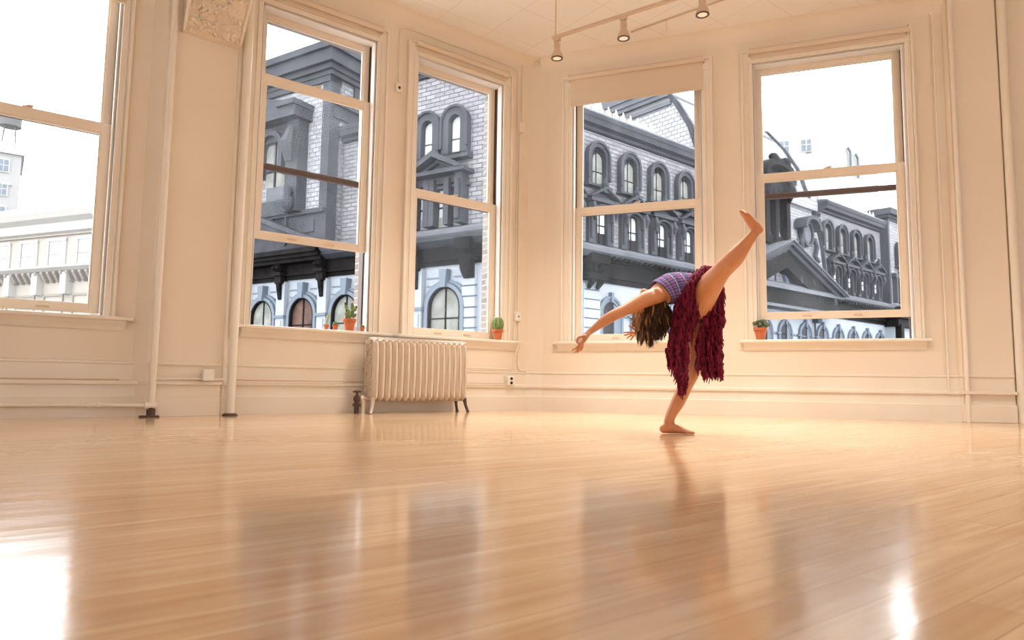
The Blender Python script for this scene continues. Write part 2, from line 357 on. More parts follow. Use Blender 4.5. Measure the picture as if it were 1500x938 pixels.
# right pilaster
m = MB().prism([(4.02, .0), (4.045, -.05), (4.43, -.05), (4.46, 0)], 0, CEIL, 'xy')
m.prism([(4.015, .0), (4.04, -.09), (4.43, -.09), (4.46, 0)], 0, .15, 'xy').prism([(4.01, .0), (4.035, -.10), (4.435, -.10), (4.46, 0)], .24, .268, 'xy').prism([(4.015, .0), (4.04, -.065), (4.43, -.065), (4.46, 0)], .388, .41, 'xy')
struct(m, 'trim_4', M['wall'], tuple(O), ANG_R, 'shallow cream pilaster at the right end of the wall', bevel=.006)

# corbel
root = tag(empty('foliage_bracket', tuple(wloc('L', -3.42, -.1)), ANG_L), 'cream plaster ceiling bracket with carved leaves, top left above the pilaster', 'bracket')
prof = [(0.02, 3.0), (-.05, 3.01), (-.11, 3.05), (-.15, 3.12), (-.23, 3.2), (-.32, 3.30), (-.39, 3.42), (-.44, 3.56), (-.48, 3.74), (-.52, CEIL), (0.02, CEIL)]
MB().prism(prof, -.215, .215, 'yz').build('bracket_body', M['wall'], root, bevel=.012)
m = MB(); random.seed(3)
def on_prof(t):
    q = prof[1:-1]; t = t*(len(q)-1.001); i = int(t); f = t-i
    return q[i][0]*(1-f)+q[i+1][0]*f, q[i][1]*(1-f)+q[i+1][1]*f
for i in range(190):
    t = random.uniform(.02, .95); x = random.uniform(-.185, .185); y, z = on_prof(t)
    a_ = random.uniform(0, PI)
    m.ell((x, y-.006, z), (random.uniform(.016, .036), random.uniform(.018, .034), random.uniform(.009, .018)), 8, 5, Matrix.Rotation(a_, 3, 'Y') @ Matrix.Rotation(random.uniform(-.6, .6), 3, 'X'))
for x in (-.21, .21):
    m.tube([(x, on_prof(k/12)[0]-.01, on_prof(k/12)[1]) for k in range(12)], .014, 6)
for j in range(5):
    y, z = on_prof(.1+.2*j)
    for sg in (-1, 1):
        m.tube([(sg*(.02+.09*math.sin(k*.35)), y-.01-.012*math.sin(k), z+.07*math.cos(k*.55)*(1-k/12)) for k in range(10)], [.014*(1-k/14) for k in range(10)], 6)
m.build('carved_leaves', M['wall'], root, smooth=True)

# ------------------------------------------------------------------ windows
def window(n, side, s0, s1, lo, up, label, shade_z=None, shade_label='', roller=True, cw=(.10, .10), stool=(.13, .13), outer=M['glass'], inner=M['glass2']):
    W = tag(empty('window_%d' % n, tuple(wloc(side, 0)), ANG[side]), label, None, None, 'structure')
    c = MB(); l, r = cw
    for x0, x1 in ((s0-l, s0), (s1, s1+r)):
        c.box(x0, x1, -.022, 0, ZB, ZT+.0)
    c.box(s0-l, s1+r, -.022, 0, ZT, ZT+.12)
    c.box(s0-l-.012, s0-l+.012, -.04, 0, ZB, ZT+.13).box(s1+r-.012, s1+r+.012, -.04, 0, ZB, ZT+.13).box(s0-l, s1+r, -.04, 0, ZT+.11, ZT+.135)
    c.box(s0-.045, s0-.035, -.03, 0, ZB, ZT).box(s1+.035, s1+.045, -.03, 0, ZB, ZT)
    c.build('casing', M['trim'], W, bevel=.005)
    j = MB()
    j.box(s0-.004, s0+.012, 0, .07, ZB, ZT).box(s1-.012, s1+.004, 0, .07, ZB, ZT).box(s0, s1, 0, .21, ZT-.012, ZT+.004)
    j.box(s0, s0+.02, .0, .07, ZB, ZT).box(s1-.02, s1, .0, .07, ZB, ZT).box(s0, s1, 0, .07, ZT-.02, ZT)
    j.build('jamb', M['jamb'], W)
    t = MB(); t.box(s0-stool[0], s1+stool[1], -.075, .0, ZB-.03, ZB).box(s0, s1, 0, .24, ZB-.03, ZB+.004)
    t.build('stool', M['trim'], W, bevel=.008)
    ap = MB(); ap.prism([(0, ZB-.10), (-.016, ZB-.10), (-.02, ZB-.085), (-.035, ZB-.06), (-.05, ZB-.045), (-.055, ZB-.03), (0, ZB-.03)], s0-stool[0]+.04, s1+stool[1]-.04, 'yz')
    ap.build('apron', M['trim'], W, smooth=True)
    # sashes
    a0, a1 = s0+.012, s1-.012
    def sash(name, y0, y1, z0, z1, st, tr, br, gm, brown_bottom):
        f = MB(); f.box(a0, a0+st, y0, y1, z0, z1).box(a1-st, a1, y0, y1, z0, z1).box(a0+st, a1-st, y0, y1, z1-tr, z1)
        if not brown_bottom: f.box(a0+st, a1-st, y0, y1, z0, z0+br)
        e = .012
        f.box(a0+st, a0+st+e, y0+.01, y1-.006, z0+br, z1-tr).box(a1-st-e, a1-st, y0+.01, y1-.006, z0+br, z1-tr).box(a0+st, a1-st, y0+.01, y1-.006, z1-tr-e, z1-tr)
        o = f.build(name, M['sash'], W, bevel=.003)
        if brown_bottom:
            q = MB().box(a0+st-.01, a1-st+.01, y0, y1+.01, z0, z0+br).build('meeting_rail', M['brown'], o, bevel=.003); q['label'] = 'dark brown meeting rail'
        MB().box(a0+st-.004, a1-st+.004, (y0+y1)/2, (y0+y1)/2+.004, z0+br-.004, z1-tr+.004).build('glass', gm, o)
        return o
    ls = sash('lower_sash', .078, .118, lo[0], lo[1], .068, .075, .068, inner, False)
    sash('upper_sash', .128, .166, up[0], up[1], .062, .05, .05, outer, True)
    h = MB()
    for x in ((a0*2+a1)/3, (a0+2*a1)/3):
        h.box(x-.04, x+.04, .066, .079, lo[0]+.018, lo[0]+.032)
    h.build('sash_lift', M['fix'], ls, bevel=.003)
    k = MB(); xm = (a0+a1)/2; k.box(xm-.03, xm+.03, .082, .112, lo[1], lo[1]+.012).tube([(xm-.01, .09, lo[1]+.016), (xm+.035, .085, lo[1]+.02)], .006, 6)
    k.build('sash_lock', M['fix'], ls)
    ch = MB()   # sash channels, dark felt
    for x, q in ((s0, 1), (s1, -1)):
        ch.box(x-.004*q, x+.010*q, .07, .22, ZB, ZT-.01).box(x, x+.018*q, .068, .075, ZB, ZT-.01).box(x, x+.018*q, .119, .127, ZB, ZT-.01)
    ch.build('sash_channel', M['brown'], W)
    if roller:
        R_ = tag(empty('roller_shade', tuple(wloc(side, (s0+s1)/2, -.05, 3.645)), ANG[side]), shade_label, 'shade', 'roller shades over the windows')
        hw = (s1-s0)/2+.035
        MB().lathe([(.0, -hw), (.028, -hw), (.028, hw), (0, hw)], (0, 0, 0), 14, 'x').build('roller', M['shade'], R_, smooth=True)
        for sg in (-1, 1): MB().box(sg*hw-.004, sg*hw+.004, -.03, .03, -.04, .04).build('bracket', M['trim'], R_)
        zz = (shade_z or 3.585)-3.645
        MB().box(-hw+.02, hw-.02, .018, .022, zz, .02).build('shade_fabric', M['shade'], R_)
        MB().box(-hw+.02, hw-.02, .012, .028, zz-.012, zz+.008).build('hem_bar', M['shade'], R_, bevel=.003)
    return W
window(1, 'L', *OPEN_L[0], (.76, 2.205), (2.13, ZT-.01), 'closed sash window at the left edge of the photo, cream building outside', 3.14, 'cream roller shade pulled part way down over the leftmost window', cw=(.10, .065), stool=(.13, .19))
window(2, 'L', *OPEN_L[1], (1.49, 2.95), (2.12, ZT-.01), 'sash window with lower sash raised high, pots on its stool', None, 'rolled up cream shade above the wide open second window', cw=(.10, .10), stool=(.10, .29), outer=M['glass'], inner=M['glass2'])
window(3, 'L', *OPEN_L[2], (.75, 2.21), (2.13, ZT-.01), 'closed sash window just left of the corner, above the radiator end', None, 'rolled up cream shade above the window just left of the corner', cw=(.10, .10), stool=(.24, .25))
window(4, 'R', *OPEN_R[0], (.75, 2.21), (2.13, ZT-.01), 'closed sash window behind the dancer, right of the corner', 3.335, 'cream roller shade pulled down a little behind the dancer', cw=(.10, .10), stool=(.19, .13))
window(5, 'R', *OPEN_R[1], (.945, 2.41), (2.165, ZT-.01), 'sash window at right with lower sash raised a little', None, 'rolled up cream shade above the rightmost window', cw=(.10, .06), stool=(.17, .12))

# ------------------------------------------------------------------ pipes, conduits, boxes
def thing_mb(mb, name, material, label, cat, side=None, s=0, y=0, z=0, group=None, **k):
    if side: o = mb.build(name, material, None, tuple(wloc(side, s, y, z)), ANG[side], **k)
    else: o = mb.build(name, material, None, (0, 0, 0), 0, **k)
    return tag(o, label, cat, group)
# left riser with horizontal branch
r_ = tag(empty('steam_pipe', tuple(wloc('L', -3.70, -.16, 0)), ANG_L), 'cream riser pipe on the left pilaster with a branch running left near the floor', 'pipe')
MB().tube([(0, 0, .075), (0, 0, CEIL)], .024, 12).build('riser', M['trim'], r_, smooth=True)
MB().tube([(.0, -.005, .085), (-.30, .03, .09), (-1.6, .07, .10), (-3.2, .07, .115)], .014, 10).build('branch', M['trim'], r_, smooth=True)
MB().lathe([(.0, -.045), (.022, -.045), (.024, -.02), (.018, -.015), (.018, .015), (.024, .02), (.022, .045), (0, .045)], (-.36, .035, .0915), 12, 'x').build('fitting', M['trim'], r_, smooth=True)
MB().lathe([(0, -.05), (.03, -.045), (.032, .03), (0, .035)], (0.0, 0, .085), 12, 'x').build('fitting', M['trim'], r_, smooth=True)
q = MB().box(-.07, .05, -.05, .05, 0, .012).tube([(0, 0, .008), (0, 0, .07)], .03, 10).build('floor_flange', M['iron'], r_); q['label'] = 'dark rusty floor flange'
r_ = tag(empty('steam_pipe', tuple(wloc('L', -3.135, -.14, 0)), ANG_L), 'thick cream riser pipe just left of the wide open window', 'pipe')
MB().tube([(0, 0, .0), (0, 0, CEIL)], .034, 14).build('riser', M['trim'], r_, smooth=True)
q = MB().lathe([(0, 0), (.06, 0), (.055, .012), (.036, .02), (0, .02)], (0, 0, 0), 16).build('floor_flange', M['iron'], r_); q['label'] = 'dark rusty floor flange'
thing_mb(MB().tube([(0, 0, 0), (0, 0, CEIL)], .021, 12), 'steam_pipe', M['trim'], 'slim cream riser pipe against the right pilaster edge', 'pipe', 'R', 4.075, -.075, smooth=True)
thing_mb(MB().tube([(0, 0, 0), (0, 0, CEIL)], .036, 12), 'steam_pipe', M['trim'], 'thick cream riser pipe at the far right edge of the photo', 'pipe', 'R', 4.475, -.06, smooth=True)
thing_mb(MB().tube([(0, 0, .25), (0, 0, 3.70), (0, .0, 3.74), (-.02, -.0, 3.78)], .009, 8), 'conduit', M['trim'], 'thin cream conduit between the rightmost window and the pilaster', 'conduit', 'R', 3.945, -.03, smooth=True)
# baseboard conduit runs on left wall
thing_mb(MB().tube([(-2.7, -.035, .272), (-.05, -.035, .272)], .007, 6), 'conduit', M['fix'], 'thin conduit along the baseboard top left of the first riser', 'conduit', 'L', -3.85, 0, smooth=True)
thing_mb(MB().tube([(-3.13, -.06, .282), (-2.9, -.06, .28), (-.30, -.06, .28)], .007, 6), 'conduit', M['fix'], 'thin conduit along the baseboard behind the radiator to the outlet', 'conduit', 'L', 0, 0, smooth=True)
r_ = tag(empty('junction_box', tuple(wloc('L', -3.315, -.145, .315)), ANG_L), 'grey white junction box low on the left pilaster', 'electrical box')
MB().box(-.04, .04, -.03, .03, -.045, .045).build('box', M['plastic'], r_, bevel=.008)
MB().tube([(-.04, 0, -.03), (-.40, 0, -.035)], .008, 8).tube([(.04, 0, -.03), (.12, 0, -.032)], .008, 8).build('conduit', M['trim'], r_)
r_ = tag(empty('wall_outlet', tuple(wloc('L', -.292, -.06, .31)), ANG_L), 'white surface wall outlet low at the corner, right of the radiator', 'outlet')
MB().box(-.045, .045, -.025, .045, -.05, .05).build('housing', M['plastic'], r_, bevel=.006)
MB().lathe([(0, -.004), (.016, -.004), (.016, .0), (0, 0)], (.0, -.026, .022), 14, 'y').lathe([(0, -.004), (.016, -.004), (.016, .0), (0, 0)], (.0, -.026, -.022), 14, 'y').build('socket', M['black'], r_)
# corner conduits with boxes
def arc(c, r, a0, a1, y, n=6): return [(c[0]+r*math.cos(a0+(a1-a0)*k/n), y, c[1]+r*math.sin(a0+(a1-a0)*k/n)) for k in range(n+1)]
r_ = tag(empty('corner_conduit', tuple(wloc('L', 0)), ANG_L), 'thin cream conduits climbing the wall in the corner with two boxes', 'conduit')
MB().tube([(-1.675, -.015, 3.2), (-1.675, -.015, 3.62)]+arc((-1.60, 3.70), .075, PI, PI/2, -.015)+[(-.3, -.015, 3.775)]+arc((-.27, 3.70), .075, PI/2, 0, -.015)+[(-.195, -.015, 3.14)], .007, 8).build('conduit', M['trim'], r_, smooth=True)
MB().tube([(-.135, -.012, 3.14), (-.135, -.012, CEIL-.05)], .007, 8).tube([(-.165, -.012, 3.1), (-.165, -.012, 1.05)], .007, 8).tube([(-.195, -.012, 3.1), (-.195, -.012, 1.05)], .006, 8).build('conduit', M['trim'], r_, smooth=True)
MB().tube([(-.20, -.012, .98), (-.215, -.012, .75), (-.215, -.10, .70), (-.215, -.06, .6), (-.215, -.03, .50)]+arc((-.28, .50), .065, 0, -PI/2, -.03)+[(-1.0, -.03, .435)], .008, 8).tube([(-.15, -.012, .98), (-.15, -.012, .50)]+arc((-.09, .48), .06, PI, PI*1.5, -.012)+[(-.04, -.02, .42)], .009, 8).build('conduit', M['trim'], r_, smooth=True)
MB().box(-.20, -.12, -.05, 0, 3.05, 3.16).build('junction_box', M['trim'], r_, bevel=.006)
q = MB().box(-.215, -.135, -.045, 0, .95, 1.05).build('switch_box', M['plastic'], r_, bevel=.01)
MB().lathe([(0, -.004), (.008, -.004), (.008, 0), (0, 0)], (-.175, -.046, 1.0), 10, 'y').build('toggle', M['black'], q)
q = MB().box(-1.71, -1.64, -.03, 0, 3.09, 3.18).build('junction_box', M['trim'], r_, bevel=.005)
MB().lathe([(0, -.004), (.014, -.004), (.014, 0), (0, 0)], (-1.675, -.03, 3.135), 12, 'y').build('knockout', M['black'], q)

# ------------------------------------------------------------------ radiator
RX0, RX1, RY = -1.985, -.985, -.19
r_ = tag(empty('radiator', tuple(wloc('L', 0, RY, 0)), ANG_L), 'silver painted cast iron column radiator below the two left windows', 'radiator')
NS = 16; pitch = (RX1-RX0)/NS
def section_mb(x, end=False):
    m_ = MB(); hw = pitch*.46
    # outline in yz, three columns read by grooves
    pr = []
    for k in range(40):
        t = 2*PI*k/40; yy = .105*math.copysign(abs(math.cos(t))**.35, math.cos(t)); zz = .39+.285*math.copysign(abs(math.sin(t))**.3, math.sin(t))
        pr.append((yy, zz))
    inner_ = [(y*.80, .39+(z-.39)*.93) for y, z in pr]
    n = 40; V = []
    for xx, P_ in ((x-hw, inner_), (x-hw*.35, pr), (x+hw*.35, pr), (x+hw, inner_)): V += [(x+(xx-x)*max(.12, min(1, (.287-abs(b_-.39))/.034)), a_, b_) for a_, b_ in P_]
    F = [tuple(range(n-1, -1, -1)), tuple(range(3*n, 4*n))]
    for i in range(3):
        for k in range(n): F.append((i*n+k, i*n+(k+1) % n, (i+1)*n+(k+1) % n, (i+1)*n+k))
    m_.add(V, F)
    m_.tube([(x, -.104, .17), (x, -.112, .3), (x, -.110, .4), (x, -.112, .5), (x, -.104, .62)], [.010, .012, .014, .012, .010], 6)
    m_.ell((x, -.110, .40), (.012, .012, .02), 8, 5).ell((x, -.105, .16), (.013, .012, .03), 8, 5).ell((x, -.085, .655), (.010, .03, .018), 8, 5).ell((x, .0, .668), (hw*.45, .09, .014), 8, 5)
    return m_
for i in range(NS):
    x = RX0+pitch*(i+.5)
    section_mb(x).build('section', M['silver'], r_, smooth=True)
m = MB()  # raised ornament on the end section
random.seed(5)
for i in range(9):
    z = .16+i*.062
    m.tube([(RX0-.004, .0+.06*math.sin(k*.7+i), z+.05*math.cos(k*.7+i)*(1-k/9)) for k in range(8)], [.008*(1-k/12) for k in range(8)], 6)
    m.ell((RX0-.003, .05*math.cos(i*2.1), z), (.008, .018, .022), 8, 5)
m.build('end_ornament', M['silver'], r_, smooth=True)
for x, sg in ((RX0+.02, -1), (RX1-.02, 1)):
    for yy in (-.075, .075):
        MB().tube([(x, yy, .14), (x+sg*.012, yy*1.1, .07), (x+sg*.03, yy*1.25, .012), (x+sg*.035, yy*1.3, 0)], [.022, .014, .014, .02], 8).build('leg', M['silver'] if sg < 0 else M['iron'], r_, smooth=True)
v_ = tag(empty('radiator_valve', tuple(wloc('L', RX0-.10, RY, 0)), ANG_L), 'rusty steam valve with handle at the left end of the radiator', 'valve')
MB().tube([(0, 0, 0), (0, 0, .13)], .022, 10).lathe([(0, .06), (.035, .062), (.035, .09), (0, .092)], (0, 0, 0), 10).ell((0, 0, .13), (.032, .032, .035), 10, 6).tube([(0, 0, .14), (0, 0, .185)], .012, 8).build('body', M['iron'], v_, smooth=True)
MB().lathe([(0, .183), (.036, .185), (.038, .195), (.02, .203), (0, .203)], (0, 0, 0), 12).build('handle', M['iron'], v_, smooth=True)
q = MB().tube([(.02, 0, .135), (.115, 0, .135)], .019, 10).lathe([(0, .03), (.03, .03), (.03, .05), (0, .05)], (0, 0, .135), 8, 'x').tube([(.055, -.01, 0.0), (.055, -.01, .12)], .02, 8).build('union', M['silver'], v_, smooth=True); q['label'] = 'silver painted union pipe'

# ------------------------------------------------------------------ potted cacti
def pot(side, s, y, r, h, kind, label, group=None):
    R_ = tag(empty('potted_cactus', tuple(wloc(side, s, y, ZB)), ANG[side]), label, 'potted plant', group)
    MB().lathe([(0, 0), (r*.62, 0), (r*.82, h*.74), (r*.90, h*.74), (r, h*.78), (r, h), (r*.88, h), (r*.84, h*.88), (0, h*.88)], (0, 0, 0), 24).build('pot', M['terra'], R_, smooth=True)
    MB().lathe([(0, h*.87), (r*.85, h*.87), (r*.85, h*.92), (0, h*.93)], (0, 0, 0), 18).build('soil', M['soil'], R_)
    m_ = MB()
    if kind == 'pads':
        q = MB()
        for (a_, b_, cx, cz, rr, tilt) in [(0, 0, -.01, h+.045, .030, .1), (0, .02, .03, h+.05, .028, -.3), (0, 0, -.035, h+.10, .022, .4), (0, -.01, .02, h+.105, .024, -.1), (0, 0, .05, h+.09, .02, -.6), (0, 0, -.02, h+.03, .025, .9), (0, 0, .0, h+.02, .02, 0), (0, 0, .045, h+.03, .02, -.9)]:
            q.ell((cx, b_, cz), (rr*.75, rr*.4, rr*1.35), 12, 8, Matrix.Rotation(-tilt, 3, 'Y'))
        q.build('cactus', M['cactus'], R_, smooth=True)
        for cx, cz in ((-.045, h+.135), (.02, h+.135), (.062, h+.112)): MB().ell((cx, 0, cz), (.012, .01, .012), 8, 5).build('bud', M['brown'], R_, smooth=True)
    elif kind == 'barrel':
        q = MB(); n = 36; V = []; F = []
        for i in range(13):
            t = PI*i/12
            for k in range(n):
                rr = (r*.92)*(1+.13*math.cos(9*2*PI*k/n))*math.sin(t)**.8 if 0 < i < 12 else 0.001
                V.append((rr*math.cos(2*PI*k/n), rr*math.sin(2*PI*k/n), h*.85+r*1.15-r*1.25*math.cos(t)))
        for i in range(12):
            for k in range(n): F.append((i*n+k, i*n+(k+1) % n, (i+1)*n+(k+1) % n, (i+1)*n+k))
        q.add(V, F).build('cactus', M['cactus'], R_, smooth=True)
        for k in range(9):
            for i in range(1, 9):
                t = PI*(.35+.62*i/8); rr = r*.92*1.14*math.sin(t)**.8; a_ = 2*PI*k/9
                p0 = Vector((rr*math.cos(a_), rr*math.sin(a_), h*.85+r*1.15-r*1.25*math.cos(t)))
                for j in range(3):
                    d = Vector((math.cos(a_+j*.5-.5), math.sin(a_+j*.5-.5), random.uniform(.1, .9)))
                    m_.tube([p0, p0+d*.010], [.0012, .0004], 3)
        for j in range(60):
            a_ = random.uniform(0, 2*PI); rr = random.uniform(0, r*.5); p0 = Vector((rr*math.cos(a_), rr*math.sin(a_), h*.85+r*2.32))
            m_.tube([p0, p0+Vector((random.uniform(-.4, .4), random.uniform(-.4, .4), 1))*.014], [.0022, .0008], 4)
        m_.ell((0, 0, h*.85+r*2.18), (r*.52, r*.52, r*.22), 12, 6).build('spines', M['spine'], R_)
    elif kind == 'finger':
        MB().tube([(0, 0, h*.8), (.004, 0, h+.03), (.014, 0, h+.07), (.022, 0, h+.10), (.024, 0, h+.11)], [.009, .012, .012, .009, .003], 10).build('cactus', M['cactus_pale'], R_, smooth=True)
    elif kind == 'cluster':
        for k in range(9):
            a_ = 2*PI*k/8; rr = r*.55 if k < 8 else 0
            m_.ell((rr*math.cos(a_), rr*math.sin(a_), h+.008+(.012 if k == 8 else .004*(k % 3))), (r*.36, r*.36, r*.5), 8, 6)
        m_.build('cactus', M['cactus'], R_, smooth=True)
    elif kind == 'leafy':
        for k in range(14):
            a_ = 2*PI*k/14+.3; d = Vector((math.cos(a_), math.sin(a_), random.uniform(.3, 1.3))).normalized(); L_ = r*random.uniform(.9, 1.4)
            p0 = Vector((0, 0, h*.9)); m_.tube([p0, p0+d*L_*.5, p0+d*L_], [(.003, .003), (.011, .004), (.003, .002)], 6)
        m_.build('leaves', M['cactus'], R_, smooth=True)
    elif kind == 'succulent':
        for k in range(16):
            a_ = 2*PI*k/8+.3*(k//8); rr = r*(1.0 if k < 8 else .5)
            m_.ell((rr*math.cos(a_), rr*math.sin(a_)*.8, h+.03+.022*(k//8)+.006*(k % 3)), (.026, .018, .020), 10, 6, Matrix.Rotation(a_, 3, 'Z'))
        m_.ell((0, 0, h+.03), (.03, .03, .03)).build('cactus', mat('grey_green_succulent', (.13, .17, .09), .8), R_, smooth=True)
    return R_
pot('L', -2.085, .02, .062, .115, 'pads', 'largest terracotta pot on the left sill, with a branching green prickly pear')
pot('L', -2.30, .03, .026, .048, 'finger', 'tiny terracotta pot with one pale finger cactus, leftmost on the sill')
pot('L', -2.215, .03, .028, .05, 'cluster', 'tiny terracotta pot with low round cactus between finger cactus and large pot')
pot('L', -1.965, .0, .026, .045, 'leafy', 'tiny terracotta pot with dark spiky leaves right of the large pot')
pot('L', -.435, -.02, .062, .11, 'barrel', 'terracotta pot with a round ribbed cactus with cream top near the corner')
pot('R', 2.385, .0, .068, .118, 'succulent', 'terracotta pot with grey green succulent on the sill behind the dancer')

# ------------------------------------------------------------------ track lights
TZ = 3.22
ta, tb = Vector((.339, 5.557, TZ)), Vector((3.3, 3.507, TZ))
tdir = (tb-ta).normalized()
tr = tag(empty('track_rail', tuple(ta)), 'cream light track hanging from the ceiling in front of the corner', 'track')
ang = math.atan2(tdir.y, tdir.x)
MB().box(-.03, (tb-ta).length, -.016, .016, -.012, .012).build('rail', M['fix'], tr, rz=ang, bevel=.003)
MB().tube([(0, 0, .01), (0, 0, CEIL-TZ)], .005, 8).build('stem', M['fix'], tr)
MB().tube([tuple((tb-ta)*.98+Vector((0, 0, .01))), tuple((tb-ta)*.98+Vector((0, 0, CEIL-TZ)))], .005, 8).build('stem', M['fix'], tr)
def spot(t, label):
    p = ta+tdir*t
    R_ = tag(empty('track_spotlight', (p.x, p.y, p.z-.012), ang), label, 'spotlight', 'spotlights on the ceiling track')
    MB().box(-.028, .028, -.016, .016, -.03, 0).tube([(0, 0, -.03), (0, 0, -.055)], .010, 8).build('adapter', M['fix'], R_, bevel=.003)
    MB().lathe([(0, -.045), (.024, -.045), (.027, -.052), (.027, -.085), (.024, -.10), (.030, -.115), (.044, -.145), (.050, -.168), (.050, -.178), (.046, -.178), (.046, -.17), (0, -.165)], (0, 0, 0), 24).build('housing', M['fix'], R_, smooth=True)
    q = MB().ring([(.050*math.cos(a_), .050*math.sin(a_)) for a_ in [2*PI*k/24 for k in range(24)]], [(.036*math.cos(a_), .036*math.sin(a_)) for a_ in [2*PI*k/24 for k in range(24)]], 0, .006)
    q.v = [(a_, c_, b_-.184) for a_, b_, c_ in q.v]; q.build('rim', M['fixdark'], R_)
    lm = bpy.data.materials.new('lamp_glow'); lm.use_nodes = True; b_ = lm.node_tree.nodes['Principled BSDF']
    b_.inputs['Emission Color'].default_value = (1, .72, .45, 1); b_.inputs['Emission Strength'].default_value = .3; b_.inputs['Base Color'].default_value = (.6, .5, .4, 1)
    MB().lathe([(0, -.18), (.036, -.18), (.036, -.176), (0, -.174)], (0, 0, 0), 20).build('lamp', lm, R_)
    ld = bpy.data.lights.new('lamp_light', 'SPOT'); ld.energy = LAMP; ld.color = (1, .925, .83); ld.spot_size = math.radians(124); ld.spot_blend = 1; ld.shadow_soft_size = .09
    lo = bpy.data.objects.new('lamp_light', ld); COL.objects.link(lo); lo.parent = R_; lo.location = (0, 0, -.20)
spot(.015, 'leftmost cream track spotlight, at the end of the rail by the stem')
spot(.63, 'middle cream track spotlight of the three')
spot(1.27, 'rightmost cream track spotlight, cut off by the top of the photo')
spot(2.2, 'added cream spotlight, out of view further along the rail, to soften shadows')  # unseen head added beyond the visible three, for more light and softer shadows
spot(3.2, 'last added cream spotlight, out of view at the far end of the rail, to soften shadows')  # another unseen head, added for the same softening of the lamp shadows
thing_mb(MB().tube([(1.19, 6.74, CEIL-.012), (2.9, 5.36, CEIL-.012)], .008, 6).tube([(1.50, 6.49, CEIL-.012), (1.50, 6.49, CEIL-.14)], .003, 6), 'conduit', M['fix'], 'thin surface conduit running across the ceiling behind the light track', 'conduit')

# ------------------------------------------------------------------ the street outside
def arch(cx, hw, z0, zs, rise=None, n=14):
    rise = rise or hw
    return [(cx-hw, z0), (cx-hw, zs)]+[(cx-hw*math.cos(PI*k/n), zs+rise*math.sin(PI*k/n)) for k in range(1, n)]+[(cx+hw, zs), (cx+hw, z0)]
GB = tag(empty('ornate_building', (-.535, 32, 0)), 'dark grey mansard building with white arcaded lower floors across the street', 'building')
FA, FB = math.radians(39.6), math.radians(-31.2)
def part(mb, name, m, ang=FA, parent=None, loc=(0, 0, 0), **k):
    return mb.build(name, M[m], parent or GB, loc, ang, **k)
def child(mb, name, m, parent):
    return mb.build(name, M[m], parent, (0, 0, 0), 0)
def place(x, y, ang): return (x*math.cos(ang)-y*math.sin(ang), x*math.sin(ang)+y*math.cos(ang), 0)
def copy_tree(o, loc, rz=None):
    c = o.copy(); COL.objects.link(c); c.location = loc
    if rz is not None: c.rotation_euler = (0, 0, rz)
    for ch in list(o.children):
        d = ch.copy(); COL.objects.link(d); d.parent = c
    return c
def arched_proto(name, hw, z0, zs, band, depth, frame, pane, bars=True, sill=.12, y=0, ang=FA, loc=(0, 0, 0), wave=True):
    m = MB(); o_ = arch(0, hw+band, z0, zs); i_ = arch(0, hw, z0, zs); m.ring(o_, i_, y-depth, y, closed=False)
    o2 = arch(0, hw+band+.07, z0+.3, zs); m.ring(o2, arch(0, hw+band-.06, z0+.3, zs), y-depth-.10, y-depth+.05, closed=False)
    m.box(-hw-band-.12, hw+band+.12, y-depth-.12, y, z0-sill, z0)
    w_ = m.build(name, M[frame], GB, loc, ang)
    p = MB().prism(arch(0, hw-.02, z0, zs-.02), y-.03, y-.01); p.build('pane', M[pane], w_)
    if bars:
        b = MB().box(-.03, .03, y-.07, y-.03, z0, zs+hw-.05).box(-hw+.02, hw-.02, y-.07, y-.03, (z0+zs)/2-.03, (z0+zs)/2+.03)
        b.build('glazing_bar', M['gdark'], w_)
    return w_
# walls of the two street fronts
WZ = 5.75
# --- front A (right hand street)
part(MB().box(.0, 16.9, 0, 1.0, 7.6, 14.0), 'slate_wall', 'slate'); part(MB().box(31.8, 43.0, 0, 1.0, 7.6, 14.0), 'slate_wall', 'slate')
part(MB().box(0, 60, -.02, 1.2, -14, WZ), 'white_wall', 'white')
part(MB().box(0, 60, -.12, 1, WZ-.02, 6.0).box(0, 60, -.30, 1, 6.0, 6.12).box(0, 60, -.18, 1, 6.12, 6.9).box(0, 60, -.5, 1, 6.85, 7.0), 'frieze', 'gdark')
m = MB().prism([(-1.0, 7.15), (-1.05, 7.35), (-.95, 7.42), (0, 7.8), (.5, 7.8), (.5, 6.95), (-.6, 6.95)], 0, 60, 'yz'); part(m, 'ledge', 'gledge')
m = MB()
for k in range(95): m.box(5.6+k*.44, 5.82+k*.44, -.85, -.1, 6.88, 7.12)
o = part(m, 'dentil_row', 'gdark'); o['kind'] = 'stuff'
CORN = [(0, 13.9), (-.18, 13.95), (-.22, 14.1), (-.5, 14.18), (-.55, 14.4), (-.62, 14.5), (-.66, 14.7), (-.5, 14.76), (.4, 14.8), (.4, 13.9)]
part(MB().prism(CORN, 0, 17.3, 'yz'), 'cornice', 'gtrim'); part(MB().prism(CORN, 31.8, 43.0, 'yz'), 'cornice', 'gtrim')
part(MB().prism([(-.67, 14.70), (-.55, 14.86), (.3, 14.95), (.3, 14.7)], 0, 17.3, 'yz'), 'cornice_capping', 'gledge'); part(MB().prism([(-.67, 14.70), (-.55, 14.86), (.3, 14.95), (.3, 14.7)], 31.8, 43.0, 'yz'), 'cornice_capping', 'gledge')
part(MB().prism([(.2, 14.8), (2.8, 15.5), (6, 15.5), (6, 14.0), (.2, 14.0)], 0, 43, 'yz'), 'flat_roof', 'slate_pale')
